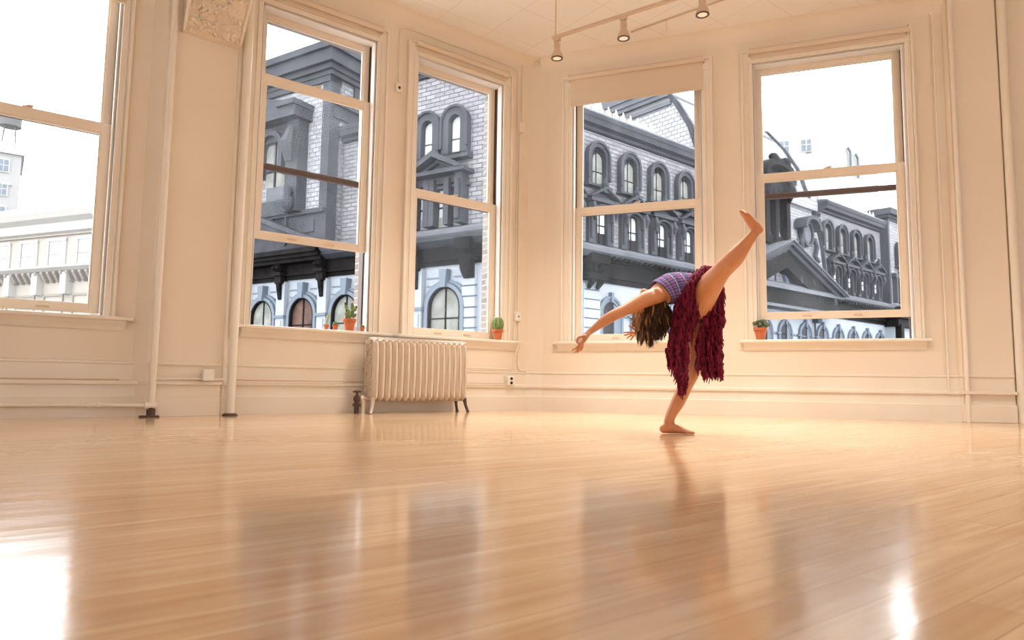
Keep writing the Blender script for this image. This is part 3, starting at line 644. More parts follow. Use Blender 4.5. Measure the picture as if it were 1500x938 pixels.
for k in range(15):
    x = 2.6+k*.62
    m = MB().tube([(0, 0, 14.85), (0, 0, 15.2), (.02, 0, 15.75)], [.05, .17, .02], 6)
    for sg in (-1, 1): m.tube([(0, 0, 14.95), (sg*.22, 0, 15.2), (sg*.20, 0, 15.45), (sg*.09, 0, 15.38)], [.05, .06, .05, .02], 6)
    if k == 0: crest0 = m.build('roof_crest', M['cream2'], GB, place(x, .1, FA), FA)
    else: copy_tree(crest0, place(x, .1, FA))
for k in range(16): copy_tree(crest0, place(32.2+k*.66, .3, FA))
# upper arched windows
aw = arched_proto('arched_window', .55, 10.95, 12.50, .26, .30, 'gtrim', 'pane', loc=place(6.40, 0, FA))
bl = MB().prism(arch(.12, .36, 11.0, 12.4), -.045, -.035); bl.build('blind', M['blind'], aw)
for x in (3.8, 8.98, 11.55, 14.12, 32.40, 34.92, 37.42, 39.9): copy_tree(aw, place(x, 0, FA))
# lower windows with small pediments
m = MB().box(-.95, -.50, -.26, 0, 7.75, 9.95).box(.50, .95, -.26, 0, 7.75, 9.95).box(-1.1, 1.1, -.6, 0, 9.95, 10.15)
m.ring(arch(0, .62, 7.8, 9.35, .5), arch(0, .46, 7.8, 9.35, .36), -.24, 0, closed=False).ring(arch(0, .72, 9.0, 9.4, .5), arch(0, .60, 9.0, 9.4, .40), -.5, -.2, closed=False)
m.ring([(-1.25, 10.15), (0, 10.85), (1.25, 10.15), (1.0, 10.15)], [(-1.0, 10.2), (0, 10.7), (1.0, 10.2), (.98, 10.2)], -.7, 0, closed=False).prism([(-1.0, 10.15), (1.0, 10.15), (0, 10.7)], -.3, 0)
m.ell((0, -.5, 10.98), (.2, .2, .22), 10, 7).ell((0, -.5, 11.22), (.09, .09, .14), 8, 6).box(-.2, .2, -.62, -.3, 10.5, 10.85)
for sg in (-1, 1): m.tube([(sg*.85, -.5, 9.9), (sg*.85, -.62, 9.5), (sg*.85, -.5, 9.1)], [.09, .14, .05], 8)
m.tube([(-.8, -.32, 8.0), (-.8, -.32, 9.3)], .08, 8).tube([(.8, -.32, 8.0), (.8, -.32, 9.3)], .08, 8)
lw = m.build('pedimented_window', M['gtrim'], GB, place(6.65, 0, FA), FA)
MB().box(-.45, .45, -.03, -.01, 7.8, 9.7).build('pane', M['pane'], lw)
MB().box(-.1, .42, -.05, -.04, 8.4, 9.65).build('blind', M['sky_pane'], lw)
MB().box(-.46, .46, -.09, -.04, 8.78, 8.84).box(-.03, .03, -.09, -.04, 7.8, 9.7).build('glazing_bar', M['gdark'], lw)
for x in (4.05, 9.23, 11.80, 14.37, 33.5, 36.0, 38.45, 40.95): copy_tree(lw, place(x, 0, FA))
# corner pier with capital on front A
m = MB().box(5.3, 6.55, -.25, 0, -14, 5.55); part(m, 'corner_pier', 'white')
m = MB()
for z in (5.2, 4.7, 4.2, 3.7, 3.2, 2.7): m.box(5.35, 6.5, -.27, -.24, z, z+.05)
o = part(m, 'rusticated_joints', 'wline')
m = MB().box(5.2, 6.75, -.7, 0, 5.75, 6.05).box(5.25, 6.7, -.85, 0, 6.6, 7.1).tube([(5.6, -.3, 5.3), (5.6, -.55, 5.6), (5.6, -.4, 5.9)], [.1, .2, .1], 8).tube([(6.25, -.3, 5.3), (6.25, -.55, 5.6), (6.25, -.4, 5.9)], [.1, .2, .1], 8)
for x in (5.45, 5.9, 6.35): m.prism([(-.2, 6.0), (-.75, 6.7), (-.75, 6.9), (-.2, 6.9)], x-.12, x+.12, 'yz').ell((x, -.5, 6.3), (.13, .2, .18), 8, 6)
part(m, 'pier_capital', 'gdark')
# lower white arcade on A
m = MB().ring(arch(0, .95, 2.0, 4.1), arch(0, .80, 2.0, 4.1), -.16, 0, closed=False).ring(arch(0, .80, 1.0, 4.1), arch(0, .63, 1.0, 4.1), -.10, 0, closed=False)
m.box(-.09, .09, -.24, 0, 4.7, 5.25).box(-1.2, -.7, -.2, 0, 3.98, 4.1).box(.7, 1.2, -.2, 0, 3.98, 4.1)
ga = m.build('arcade_window', M['wtrim'], GB, place(7.55, -.02, FA), FA)
MB().prism(arch(0, .62, 1.0, 4.08), -.04, -.01).build('pane', M['pane'], ga)
MB().prism([(.24, 1.0), (.24, 4.62), (.45, 4.5), (.62, 4.1), (.62, 1.0)], -.09, -.04).build('reveal', M['wtrim'], ga)
for x in (10.15, 12.7, 15.3, 23.2, 25.85, 28.75, 31.4, 34.0, 36.6, 39.15, 41.7, 45.4, 48.2): copy_tree(ga, place(x, -.02, FA))
part(MB().box(6.6, 60, -.06, 0, 3.96, 4.06), 'impost_band', 'wtrim'); part(MB().box(6.6, 60, -.4, 0, .55, 1.0), 'floor_band', 'wtrim')
m = MB()
for x in (30.05,): m.tube([(x, -.2, -10), (x, -.2, 5.6)], .07, 8).box(x-.1, x+.5, -.5, -.1, 5.1, 5.5)
part(m, 'downpipe', 'wline')
# projecting end bay of the arcade
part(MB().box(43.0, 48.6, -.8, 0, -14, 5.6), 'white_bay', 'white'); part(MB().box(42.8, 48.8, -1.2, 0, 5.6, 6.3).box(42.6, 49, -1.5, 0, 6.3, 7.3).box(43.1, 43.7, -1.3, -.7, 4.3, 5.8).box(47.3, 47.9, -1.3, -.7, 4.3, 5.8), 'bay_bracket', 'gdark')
# --- central mansard pavilion on A
prof = [(0, 7.4), (0, 9.1), (.15, 10.8), (.5, 12.9), (1.07, 14.9), (2.0, 17.7), (3.1, 19.6), (4.6, 21.5)]
mp_ = [(y-.25, z) for y, z in prof]
m = MB().prism(mp_+[(9.5, 21.5), (9.5, 7.4)], 17.4, 31.5, 'yz'); part(m, 'mansard_side', 'slate_pale')
part(MB().prism([(y-.03, z) for y, z in mp_]+[(y+.03, z) for y, z in reversed(mp_)], 17.5, 31.4, 'yz'), 'mansard_front', 'slate_front')
for x in (17.4, 31.5):
    m = MB()
    for off in (-.16, 0, .16):
        pass
    m.prism([(y-.16, z) for y, z in mp_]+[(y+.14, z) for y, z in reversed(mp_)], x-.12, x+.12, 'yz').prism([(y-.24, z) for y, z in mp_]+[(y-.05, z) for y, z in reversed(mp_)], x-.05, x+.2, 'yz')
    part(m, 'hip_roll', 'gtrim')
part(MB().box(17.1, 31.2, 3.4, 9.4, 20.2, 20.5).box(16.9, 31.3, 4.3, 9.4, 20.9, 21.5).box(17.0, 31.3, 3.9, 9.4, 20.5, 20.9).box(17.2, 31.2, 3.2, 9.4, 19.6, 19.9), 'mansard_cornice', 'gledge')
# its dormer
DC = 24.4
m = MB().box(DC-1.65, DC-1.15, -.6, 2, 10.2, 15.0).box(DC+1.15, DC+1.65, -.6, 2, 10.2, 15.0).box(DC-1.65, DC+1.65, -.3, 2, 10.2, 10.9).box(DC-1.2, DC+1.2, -.35, 2, 14.3, 15.0).box(DC-.14, DC+.14, -.5, 2, 10.2, 15.0)
ho = [(DC-1.9, 15.0)]+[(DC-1.9*math.cos(PI*k/14), 15.3+1.0*math.sin(PI*k/14)) for k in range(15)]+[(DC+1.9, 15.0)]
hi = [(DC-1.5, 15.0)]+[(DC-1.5*math.cos(PI*k/14), 15.2+.6*math.sin(PI*k/14)) for k in range(15)]+[(DC+1.5, 15.0)]
m.ring(ho, hi, -.95, 2.5, closed=False).prism(hi, -.2, 2.4).box(DC-2.0, DC+2.0, -.95, 2, 14.75, 15.1)
for sg in (-1, 1): m.tube([(DC+sg*1.4, -.8, 14.8), (DC+sg*1.45, -.95, 14.2), (DC+sg*1.4, -.65, 13.4)], [.2, .28, .1], 8).ell((DC+sg*.8, -.8, 16.25), (.55, .3, .3), 10, 6)
dm = part(m, 'dormer', 'gdark')
for sg in (-1, 1): child(MB().box(DC+sg*.65-.5, DC+sg*.65+.5, -.05, .0, 10.9, 14.3), 'pane', 'pane', dm); child(MB().box(DC+sg*.65-.25, DC+sg*.65-.05, -.1, -.05, 10.9, 14.3), 'blind', 'blind', dm)
# oval window with scroll hood
oc = MB(); n = 20; ox, oz = 29.0, 11.7
oc.ring([(ox+.85*math.cos(2*PI*k/n), oz+1.0*math.sin(2*PI*k/n)) for k in range(n)], [(ox+.62*math.cos(2*PI*k/n), oz+.76*math.sin(2*PI*k/n)) for k in range(n)], -.45, .6)
oc.ring([(ox+1.25*math.cos(PI*k/12), oz+.3+1.0*math.sin(PI*k/12)) for k in range(13)], [(ox+.95*math.cos(PI*k/12), oz+.3+.72*math.sin(PI*k/12)) for k in range(13)], -.9, .5, closed=False)
for sg in (-1, 1): oc.tube([(ox+sg*.9, -.4, oz-.2), (ox+sg*1.15, -.45, oz-.9), (ox+sg*1.0, -.4, oz-1.6), (ox+sg*1.4, -.4, oz-2.0)], [.14, .2, .16, .2], 8)
q = part(oc, 'oval_window', 'gtrim'); child(MB().prism([(ox+.62*math.cos(2*PI*k/n), oz+.76*math.sin(2*PI*k/n)) for k in range(n)], -.3, -.2), 'oval_panel', 'gledge', q)
# great gable over the entrance bay
GX, GH, GW, GY = 24.4, 3.2, 8.2, -1.5
m = MB(); z0 = 7.15
def rake(o, i, y0, y1, mm): mm.ring([(GX-o[0], z0), (GX, z0+o[1]), (GX+o[0], z0)], [(GX-i[0], z0), (GX, z0+i[1]), (GX+i[0], z0)], y0, y1, closed=False)
rake((GW, GH), (GW-.7, GH-.28), GY-.1, 0, m); rake((GW-.6, GH-.25), (GW-1.5, GH-.62), GY+.15, 0, m); part(m, 'gable_rake', 'gtrim')
m = MB(); rake((GW-1.45, GH-.6), (GW-4.9, GH-1.85), -1.15, -.0, m); part(m, 'gable_soffit', 'gdark')
part(MB().ring([(GX-GW-.05, z0+.05), (GX, z0+GH+.07), (GX+GW+.05, z0+.05)], [(GX-GW, z0-.02), (GX, z0+GH), (GX+GW, z0-.02)], GY-.2, 1, closed=False), 'gable_capping', 'gledge')
part(MB().prism([(GX-5.2, z0), (GX+5.2, z0), (GX, z0+2.1)], -.15, .1), 'gable_field', 'white')
m = MB().ring(arch(GX-.1, 1.55, z0, z0+.2), arch(GX-.1, 1.2, z0, z0+.2), -.5, 0, closed=False)
gw = part(m, 'gable_window', 'wtrim'); child(MB().prism(arch(GX-.1, 1.2, z0, z0+.2), -.25, -.2), 'pane', 'redblind', gw); child(MB().box(GX-.15, GX-.05, -.4, -.25, z0, z0+1.4), 'glazing_bar', 'wtrim', gw)
part(MB().box(GX-8.2, GX+8.2, -1.25, 0, 6.95, 7.25).box(GX-8, GX+8, -1.1, 0, 5.7, 5.9), 'entablature', 'gledge'); part(MB().box(GX-7.9, GX+7.9, -.95, 0, 5.9, 6.95), 'entablature_frieze', 'gdark')
m = MB()
for x in (GX+1.9, GX+3.7, GX+7.0): m.tube([(x, -1.1, z0+.9 if x < GX+5 else 6.9), (x, -1.2, z0+.45 if x < GX+5 else 6.4)], [.14, .05], 8)
part(m, 'pendant', 'gtrim')
# --- end pavilion on A
part(MB().box(42.6, 42.9, -.7, 3, 7.6, 15.4).box(42.6, 47.9, -.5, 3, 14.9, 15.4), 'pavilion_frame', 'gtrim')
part(MB().box(42.9, 47.8, -.6, 3, 7.6, 15.0), 'pavilion_wall', 'slate_front')
part(MB().box(42.5, 48.0, -.8, 3.2, 15.2, 15.45).box(42.3, 48.2, -1.1, 3.3, 15.45, 16.0).box(42.6, 47.9, -.7, 3.1, 15.0, 15.2), 'pavilion_cornice', 'gtrim')
for x in (44.85, 46.35): copy_tree(aw, place(x, -.6, FA))
m = MB().box(43.2, 47.6, -1.0, -.5, 9.9, 10.3).ring([(44.1, 10.3), (45.6, 11.0), (47.1, 10.3)], [(44.5, 10.3), (45.6, 10.8), (46.7, 10.3)], -1.0, -.5, closed=False)
for x in (43.5, 44.8, 46.1, 47.4): m.box(x-.14, x+.14, -1.0, -.5, 7.7, 9.9)
q = part(m, 'triple_window', 'gtrim'); child(MB().box(43.4, 47.5, -.66, -.6, 7.8, 9.8), 'pane', 'pane', q)
# --- front B (left hand street); local x = -distance from the corner
def bx(mb_): return mb_
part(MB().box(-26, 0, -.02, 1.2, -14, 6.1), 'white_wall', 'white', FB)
part(MB().box(-26, 0, -.15, 1, 6.08, 6.3).box(-26, 0, -.32, 1, 6.3, 6.42).box(-26, 0, -.2, 1, 6.42, 7.2), 'frieze', 'gdark', FB)
part(MB().box(-26, -11.2, -1.1, 1, 7.15, 7.35).box(-26, -11.2, -1.3, 1, 7.35, 7.62).box(-26, -11.2, -.9, 1, 6.95, 7.15), 'cornice_shelf', 'gdark', FB)
part(MB().prism([(-1.0, 7.45), (-1.05, 7.62), (-.9, 7.68), (0, 8.05), (.5, 8.05), (.5, 7.1), (-.5, 7.1)], -11.2, 0, 'yz'), 'ledge', 'gledge', FB)
part(MB().prism([(-.85, 7.2), (-.9, 7.42), (-.5, 7.45), (.2, 7.45), (.2, 7.0), (-.5, 7.0)], -11.2, 0, 'yz'), 'ledge_moulding', 'gtrim', FB)
part(MB().box(-5.75, 0, 0, 1, 7.9, 16.4), 'slate_wall', 'slate', FB); part(MB().box(-11.2, -5.75, .6, 1.4, 7.9, 14.3), 'slate_wall', 'slate', FB)
part(MB().prism([(y+.6, z) for y, z in CORN], -11.2, -5.75, 'yz'), 'cornice', 'gtrim', FB)
part(MB().box(-6.2, .3, -.5, 1, 16.3, 16.6).box(-6.5, .5, -.8, 1, 16.6, 17.0).box(-6.7, .7, -1.1, 1, 17.0, 17.5).box(-6.1, .2, -.2, 1, 16.1, 16.3), 'pavilion_cornice', 'gtrim', FB)
# pair of arched windows high on the corner pavilion
pw = arched_proto('arched_window', .36, 11.65, 13.3, .42, .38, 'gtrim', 'sky_pane', loc=place(-2.68, 0, FB), ang=FB, bars=False)
MB().box(-.34, .34, -.06, -.03, 12.45, 12.52).build('glazing_bar', M['gtrim'], pw)
copy_tree(pw, place(-4.42, 0, FB))
part(MB().box(-5.5, -1.75, -.5, 0, 11.35, 11.65), 'window_shelf', 'gtrim', FB)
# pedimented triple window below
m = MB(); cx = -3.6
m.ring([(cx-1.95, 10.75), (cx, 11.75), (cx+1.95, 10.75)], [(cx-1.45, 10.75), (cx, 11.45), (cx+1.45, 10.75)], -1.0, 0, closed=False)
m.ring([(cx-1.3, 10.8), (cx, 11.4), (cx+1.3, 10.8)], [(cx-1.0, 10.8), (cx, 11.25), (cx+1.0, 10.8)], -.5, 0, closed=False)
m.box(cx-1.95, cx+1.95, -.95, 0, 10.55, 10.75).prism([(cx-1.45, 10.75), (cx+1.45, 10.75), (cx, 11.4)], -.25, 0)
m.box(cx-1.75, cx+1.75, -.3, 0, 9.95, 10.1)
for x in (cx-1.6, cx+1.35): m.box(x-.12, x+.28, -.65, 0, 8.05, 10.55).tube([(x+.08, -.75, 8.2), (x+.08, -.75, 10.2)], .13, 8)
for x in (cx-.65, cx-.3, cx+.62): m.box(x-.16, x+.16, -.55, 0, 8.05, 10.4)
m.box(cx-1.5, cx+1.5, -.35, 0, 10.2, 10.55)
tw = part(m, 'pedimented_window', 'gtrim', FB)
child(MB().box(cx-1.4, cx+1.35, -.03, -.01, 8.05, 10.3), 'pane', 'sky_pane', tw)
child(MB().box(cx-1.4, cx+1.35, -.08, -.03, 9.0, 9.08), 'glazing_bar', 'gdark', tw)
child(MB().box(cx-1.4, cx+1.35, -.06, -.02, 8.05, 8.55), 'lower_pane', 'blind', tw)
# arcade of front B
m = MB().ring(arch(0, 1.42, 2.2, 3.95, 1.40), arch(0, 1.24, 2.2, 3.95, 1.24), -.14, 0, closed=False).ring(arch(0, 1.20, 2.0, 3.95, 1.22), arch(0, .99, 2.0, 3.95, 1.04), -.28, 0, closed=False)
aB = m.build('arcade_window', M['wtrim'], GB, place(-3.16, -.02, FB), FB)
MB().prism([(-.16, 4.95), (.16, 4.95), (.24, 5.85), (-.24, 5.85)], -.42, 0).build('keystone', M['wtrim'], aB)
MB().ring(arch(0, .99, 1.4, 3.95, 1.04), arch(0, .90, 1.4, 3.95, .96), -.26, -.02, closed=False).build('dark_frame', M['gdark'], aB)
MB().prism(arch(0, .96, 1.4, 3.95, 1.0), -.05, -.01).build('pane', M['blind'], aB)
MB().box(-.035, .035, -.10, -.04, 1.4, 4.9).box(-.93, .93, -.10, -.04, 3.4, 3.46).build('glazing_bar', M['gdark'], aB)
aB2 = None
for i, x in enumerate((6.5, 9.87, 13.25, 16.65, 20.0)):
    c = copy_tree(aB, place(-x, -.02, FB))
    if x == 13.25:
        for ch in list(c.children):
            if ch.name.startswith('pane'): ch.data = ch.data.copy(); ch.data.materials.clear(); ch.data.materials.append(M['redblind'])
m = MB().box(-.34, .34, -.36, 0, -14, 5.95).box(-.2, .2, -.42, 0, 2.0, 3.7)
pi_ = m.build('pilaster', M['white'], GB, place(-4.85, 0, FB), FB)
MB().box(-.42, .42, -.46, 0, 3.86, 4.02).box(-.70, .70, -.20, 0, 3.88, 4.0).build('impost', M['wtrim'], pi_)
MB().box(-.26, .26, -.6, -.3, 5.85, 6.35).prism([(-.3, 4.9), (-.42, 4.95), (-.52, 5.4), (-.62, 5.9), (-.3, 5.9)], -.13, .13, 'yz').box(-.36, .36, -.75, 0, 6.3, 6.5).prism([(-.2, 6.5), (-.6, 6.6), (-.75, 6.95), (-.9, 7.2), (-.2, 7.2)], -.26, .26, 'yz').ell((-.15, -.75, 6.75), (.14, .2, .12), 8, 6).ell((.15, -.75, 6.75), (.14, .2, .12), 8, 6).ell((0, -.5, 5.6), (.16, .12, .2), 8, 6).build('bracket', M['gdark'], pi_)
for x in (8.2, 11.56, 14.95, 18.35): copy_tree(pi_, place(-x, 0, FB))
m = MB().box(-2.1, -1.35, -.25, 0, -14, 5.95); q = part(m, 'corner_pier', 'white', FB)
m = MB()
for z in (4.96, 4.44, 3.9, 3.4, 2.9): m.box(-2.08, -1.2, -.27, -.24, z-.03, z+.03)
child(m, 'rusticated_joints', 'wline', q)
part(MB().box(-2.15, -1.2, -.95, 0, 6.65, 7.2).box(-2.05, -1.3, -.6, 0, 6.2, 6.4).ell((-1.9, -.7, 6.65), (.12, .2, .16), 8, 6).ell((-1.65, -.7, 6.65), (.12, .2, .16), 8, 6).ell((-1.4, -.7, 6.65), (.12, .2, .16), 8, 6).prism([(-.25, 5.3), (-.6, 5.7), (-.7, 6.2), (-.25, 6.2)], -2.0, -1.35, 'yz').ell((-1.68, -.5, 5.65), (.25, .22, .32), 8, 6), 'pier_capital', 'gdark', FB)
part(MB().box(-26, 0, -.45, 0, .9, 1.4), 'floor_band', 'wtrim', FB)
# spandrel mouldings
m = MB()
for x in (3.16, 6.5, 9.87, 13.25, 16.65):
    for sg in (-1, 1): m.box(-x+sg*.45, -x+sg*1.25, -.06, 0, 5.45, 5.52).box(-x+sg*.45, -x+sg*1.25, -.06, 0, 5.05, 5.1)
part(m, 'spandrel_moulding', 'wtrim', FB)
# --- tower pavilion on B (distance 11.2 to 24)
part(MB().box(-24, -11.25, -.5, 6, 8.0, 17.7), 'tower_side', 'slate_side', FB)
part(MB().box(-23.9, -11.35, -.56, 0, 9.9, 17.6), 'tower_front', 'slate_front', FB)
part(MB().box(-11.75, -11.15, -.66, .1, 8.0, 17.6).box(-13.6, -11.2, -.62, 0, 9.6, 9.9).box(-24, -11.15, -.72, .2, 17.2, 17.6).box(-11.4, -11.12, 1.2, 1.7, 8.0, 17.6), 'tower_quoin', 'gtrim', FB)
part(MB().box(-24, -10.95, -.8, 6.2, 17.55, 17.8).box(-24.2, -10.8, -1.0, 6.3, 17.8, 18.1).box(-24.4, -10.55, -1.25, 6.5, 18.1, 18.8).box(-24.6, -10.35, -1.45, 6.7, 18.8, 19.2), 'tower_cornice', 'gtrim', FB)
part(MB().box(-11.26, -11.1, -.4, 6, 15.2, 15.9).box(-11.26, -10.9, -.4, 6, 15.9, 16.1), 'tower_string_course', 'gtrim', FB)
m = MB().box(-24, -11.2, -.65, 0, 8.0, 9.7).box(-24, -11.2, -.85, 0, 9.65, 9.9).box(-14.4, -14.2, -.8, 0, 8.0, 9.7).box(-12.7, -12.0, -.75, 0, 8.6, 9.3)
part(m, 'tower_base', 'gtrim', FB)
TCX = -17.2
m = MB()
for x in (-21.5, -13.4): m.box(x-.5, x+.5, -1.3, 0, 9.8, 15.1)
m.box(-17.8, -16.9, -1.1, 0, 9.8, 14.4).box(-21.5, -13.4, -.95, 0, 9.8, 10.7).box(-21.5, -13.4, -1.1, 0, 14.6, 15.1)
m.prism([(-17, 14.2), (-13.5, 14.2), (-13.5, 14.8), (-17, 14.8)], -1.05, 0).box(-14.2, -13.5, -1.05, 0, 10, 14.6)
m.ring(arch(-15.35, 1.15, 12.2, 13.7), arch(-15.35, .85, 12.2, 13.7), -1.35, 0, closed=False)
m.box(-21.9, -12.6, -1.9, 0, 15.1, 15.7).box(-14.0, -12.5, -2.1, 0, 15.7, 16.0)
m.prism([(-12.9, 15.7), (-12.9, 15.95), (-15.2, 16.5), (-16.9, 17.3), (-17.3, 17.2), (-16.2, 16.3), (-15.2, 15.7)], -1.9, -.5)
m.ell((-13.3, -1.5, 10.2), (.35, .35, .45), 10, 6).ell((-13.3, -1.5, 10.8), (.2, .2, .4), 8, 6).tube([(-13.3, -1.6, 12.6), (-13.3, -1.8, 13.6), (-13.3, -1.5, 14.6)], [.2, .35, .2], 8)
dd = part(m, 'tower_dormer', 'gtrim', FB)
child(MB().prism(arch(-15.35, .85, 11.6, 13.7), -.75, -.7), 'pane', 'blind', dd); child(MB().box(-16.1, -14.6, -.74, -.6, 10.7, 11.6), 'window_panel', 'gledge', dd)
child(MB().prism(arch(-19.2, .85, 11.6, 13.7), -.75, -.7), 'pane', 'sky_pane', dd); child(MB().box(-15.4, -15.3, -.85, -.75, 11.6, 14.5).box(-16.2, -14.5, -.85, -.75, 12.5, 12.6), 'glazing_bar', 'gtrim', dd)
# gable under the tower
m = MB(); GXb = -18.0; zb = 7.55
m.ring([(GXb-8, zb), (GXb, zb+3.0), (GXb+8, zb)], [(GXb-7.3, zb), (GXb, zb+2.72), (GXb+7.3, zb)], -1.6, 0, closed=False).ring([(GXb-7.2, zb), (GXb, zb+2.65), (GXb+7.2, zb)], [(GXb-6.2, zb), (GXb, zb+2.25), (GXb+6.2, zb)], -1.2, 0, closed=False)
part(m, 'gable_rake', 'gtrim', FB); part(MB().prism([(GXb-6.3, zb), (GXb+6.3, zb), (GXb, zb+2.3)], -.7, 0), 'gable_field', 'gtrim', FB)

# --- other buildings
def simple_tag(o, label): return tag(o, label, 'building')
CB = simple_tag(empty('cream_building', (-35.505, 55, 0), math.radians(-21.4)), 'pale cream stone building with bracketed cornice seen through the leftmost window')
MB().box(-30, 2.2, 0, 12, -14, 14.0).build('wall', M['cream'], CB)
MB().prism([(0, 12.15), (-.3, 12.3), (-.35, 13.0), (-.9, 13.3), (-1.2, 13.75), (-1.2, 14.0), (0, 14.1)], -30, 2.4, 'yz').build('cornice', M['cream2'], CB)
MB().box(-30, .5, 1.2, 1.6, 14.0, 15.1).build('parapet', M['cream2'], CB)
MB().prism([(0, 8.8), (-.5, 8.9), (-.9, 9.15), (-.95, 9.3), (0, 9.4)], -30, 2.6, 'yz').build('balcony_ledge', M['cream2'], CB)
MB().box(-30, 2.3, -.2, 0, 11.95, 12.1).build('string_course', M['cshade'], CB)
for k in range(9):
    x = 1.0-k*3.45
    m = MB().box(x-1.15, x-.92, -.12, 0, 9.3, 11.6).box(x+.92, x+1.15, -.12, 0, 9.3, 11.6).box(x-1.15, x+1.15, -.16, 0, 11.5, 11.75)
    q = m.build('window', M['cream2'], CB)
    MB().box(x-.92, x+.92, -.05, -.02, 9.35, 11.5).build('pane', M['sky_pane'], q)
    MB().box(x-.92, x+.92, -.09, -.05, 10.35, 10.42).box(x-.95, x-.87, -.09, -.05, 9.35, 11.5).box(x+.87, x+.95, -.09, -.05, 9.35, 11.5).build('glazing_bar', M['cshade'], q)
m = MB()
for k in range(34):
    x = 2-k*.75; m.prism([(0, 8.0), (-.3, 8.1), (-.7, 8.7), (-.7, 8.85), (0, 8.85)], x-.14, x+.14, 'yz')
m.build('ledge_bracket', M['cshade'], CB)
for k in range(8):
    x = -.7-k*3.45
    q = MB().box(x-.35, x+.35, -.6, 0, 7.0, 8.8).build('console', M['cream2'], CB)
m = MB()
for k in range(9):
    x = 1.0-k*3.45
    m.box(x-1.2, x+1.2, -.1, 0, 6.9, 7.1).box(x-1.2, x-1.05, -.1, 0, 4.5, 6.9).box(x+1.05, x+1.2, -.1, 0, 4.5, 6.9).box(x-.7, x+.7, -.14, 0, 6.0, 6.15)
m.build('panel_moulding', M['cshade'], CB)
TA = math.radians(37)
TW = simple_tag(empty('stone_tower', (-81.4, 110, 0), TA), 'grey stone high rise at the left edge of the photo, carrying a water tank')
MB().box(-20, 0, 0, 14, -14, 36.6).build('wall', M['tower'], TW)
MB().box(-20, .4, -.5, 14, 36.6, 37.4).build('cornice', M['cream2'], TW)
MB().prism([(-7, 31.4), (-1, 31.4), (-4, 32.4)], -.3, 0).build('pediment', M['cream2'], TW)
for k in range(3):
    for r_2 in range(8):
        x, z = -2.3-k*2.6, 33.6-r_2*3.9
        q = MB().box(x-.85, x+.85, -.2, 0, z-.2, z+2.1).build('window', M['cream2'], TW)
        MB().box(x-.65, x+.65, -.3, -.2, z, z+1.9).build('pane', M['bpane'], q)
        MB().box(x-.04, x+.04, -.36, -.3, z, z+1.9).box(x-.65, x+.65, -.36, -.3, z+.9, z+1.0).build('glazing_bar', M['cream2'], q)
MB().box(-4.5, -.9, 1, 4, 37.4, 38.9).build('roof_house', M['tower'], TW)
WT = tag(empty('water_tank', (-81.4-1.9*math.cos(TA), 110-1.9*math.sin(TA), 37.4), TA), 'round wooden rooftop water tank on thin legs above the grey tower', 'water tank')
MB().lathe([(0, 4.6), (1.6, 4.6), (1.6, 7.4), (0, 8.4)], (0, 3, 0), 20).build('tank', M['wood'], WT)
for sx_ in (-1, 1):
    for sy_ in (-1, 1): MB().tube([(sx_*1.1, 3+sy_*1.1, .0), (sx_*.7, 3+sy_*.7, 4.6)], .10, 6).build('leg', M['wood'], WT)
m = MB()
for z in (1.6, 3.4): m.box(-1.0, 1.0, 1.95, 2.05, z, z+.12)
m.tube([(-1, 2, .2), (.9, 2, 3.4)], .06, 5); m.build('brace', M['wood'], WT)
WB = simple_tag(empty('white_building', (40.353, 90, 0)), 'plain white painted building far behind the mansard roofs at right')
WA = math.radians(-16)
MB().prism([(-.9, 0), (-22, 6.3), (-10, 40), (25, 30), (17, 15)], -14, 38.3, 'xy').build('wall', M['bwhite'], WB)
for x in (-3.55, -.75):
    q = MB().box(x-.7, x+.7, -.35, .3, 32.0, 33.8).build('window', M['cream2'], WB, (0, 0, 0), WA)
    MB().box(x-.6, x+.6, -.45, -.3, 32.15, 33.7).build('pane', M['bpane'], q)
    MB().box(x-.05, x+.05, -.52, -.45, 32.15, 33.7).box(x-.6, x+.6, -.52, -.45, 32.9, 33.0).build('glazing_bar', M['cream2'], q)
m = MB(); A2 = math.radians(39.6)
for k in range(12): m.tube([(5.0+k*.8, .3, 38.3), (5.0+k*.8, .3, 40.6-.04*k)], .05, 5)
m.tube([(5, .3, 40.6), (13.8, .3, 40.2)], .06, 5).tube([(5, .3, 39.4), (13.8, .3, 39.2)], .05, 5).tube([(2.4, .3, 39.8), (5.4, .3, 41.2)], .05, 5)
m.build('roof_railing', M['bpane'], WB, (-.9, 0, 0), A2)
m = MB().tube([(13.0, -.3, 32.4), (13.0, -.3, 35)], .2, 6).tube([(13.0, -.3, 35), (12.2, -.3, 35.4)], .2, 6).tube([(15.4, -.3, 31.5), (15.4, -.3, 34.6)], .2, 6).tube([(15.4, -.3, 34.6), (14.7, -.3, 35)], .2, 6)
m.build('vent_pipe', M['bpane'], WB, (-.9, 0, 0), A2)
GR = tag(empty('green_roof_building', (-.9+40.353, 90, 0), A2), 'small building top with green copper cornice at the right of the white building', 'building')
MB().box(18.6, 22.5, 1, 4, -14, 32).build('wall', M['cream'], GR)
MB().prism([(17.6, 33.4), (23.5, 33.4), (22.6, 31.6), (18.8, 31.6)], .6, 4).box(19.5, 21.5, 1, 3, 33.4, 34.3).build('cornice', M['green'], GR)
struct(MB().box(-150, 150, 6, 220, -14.3, -14), 'street_ground', M['asphalt'], label='dark street far below the windows')

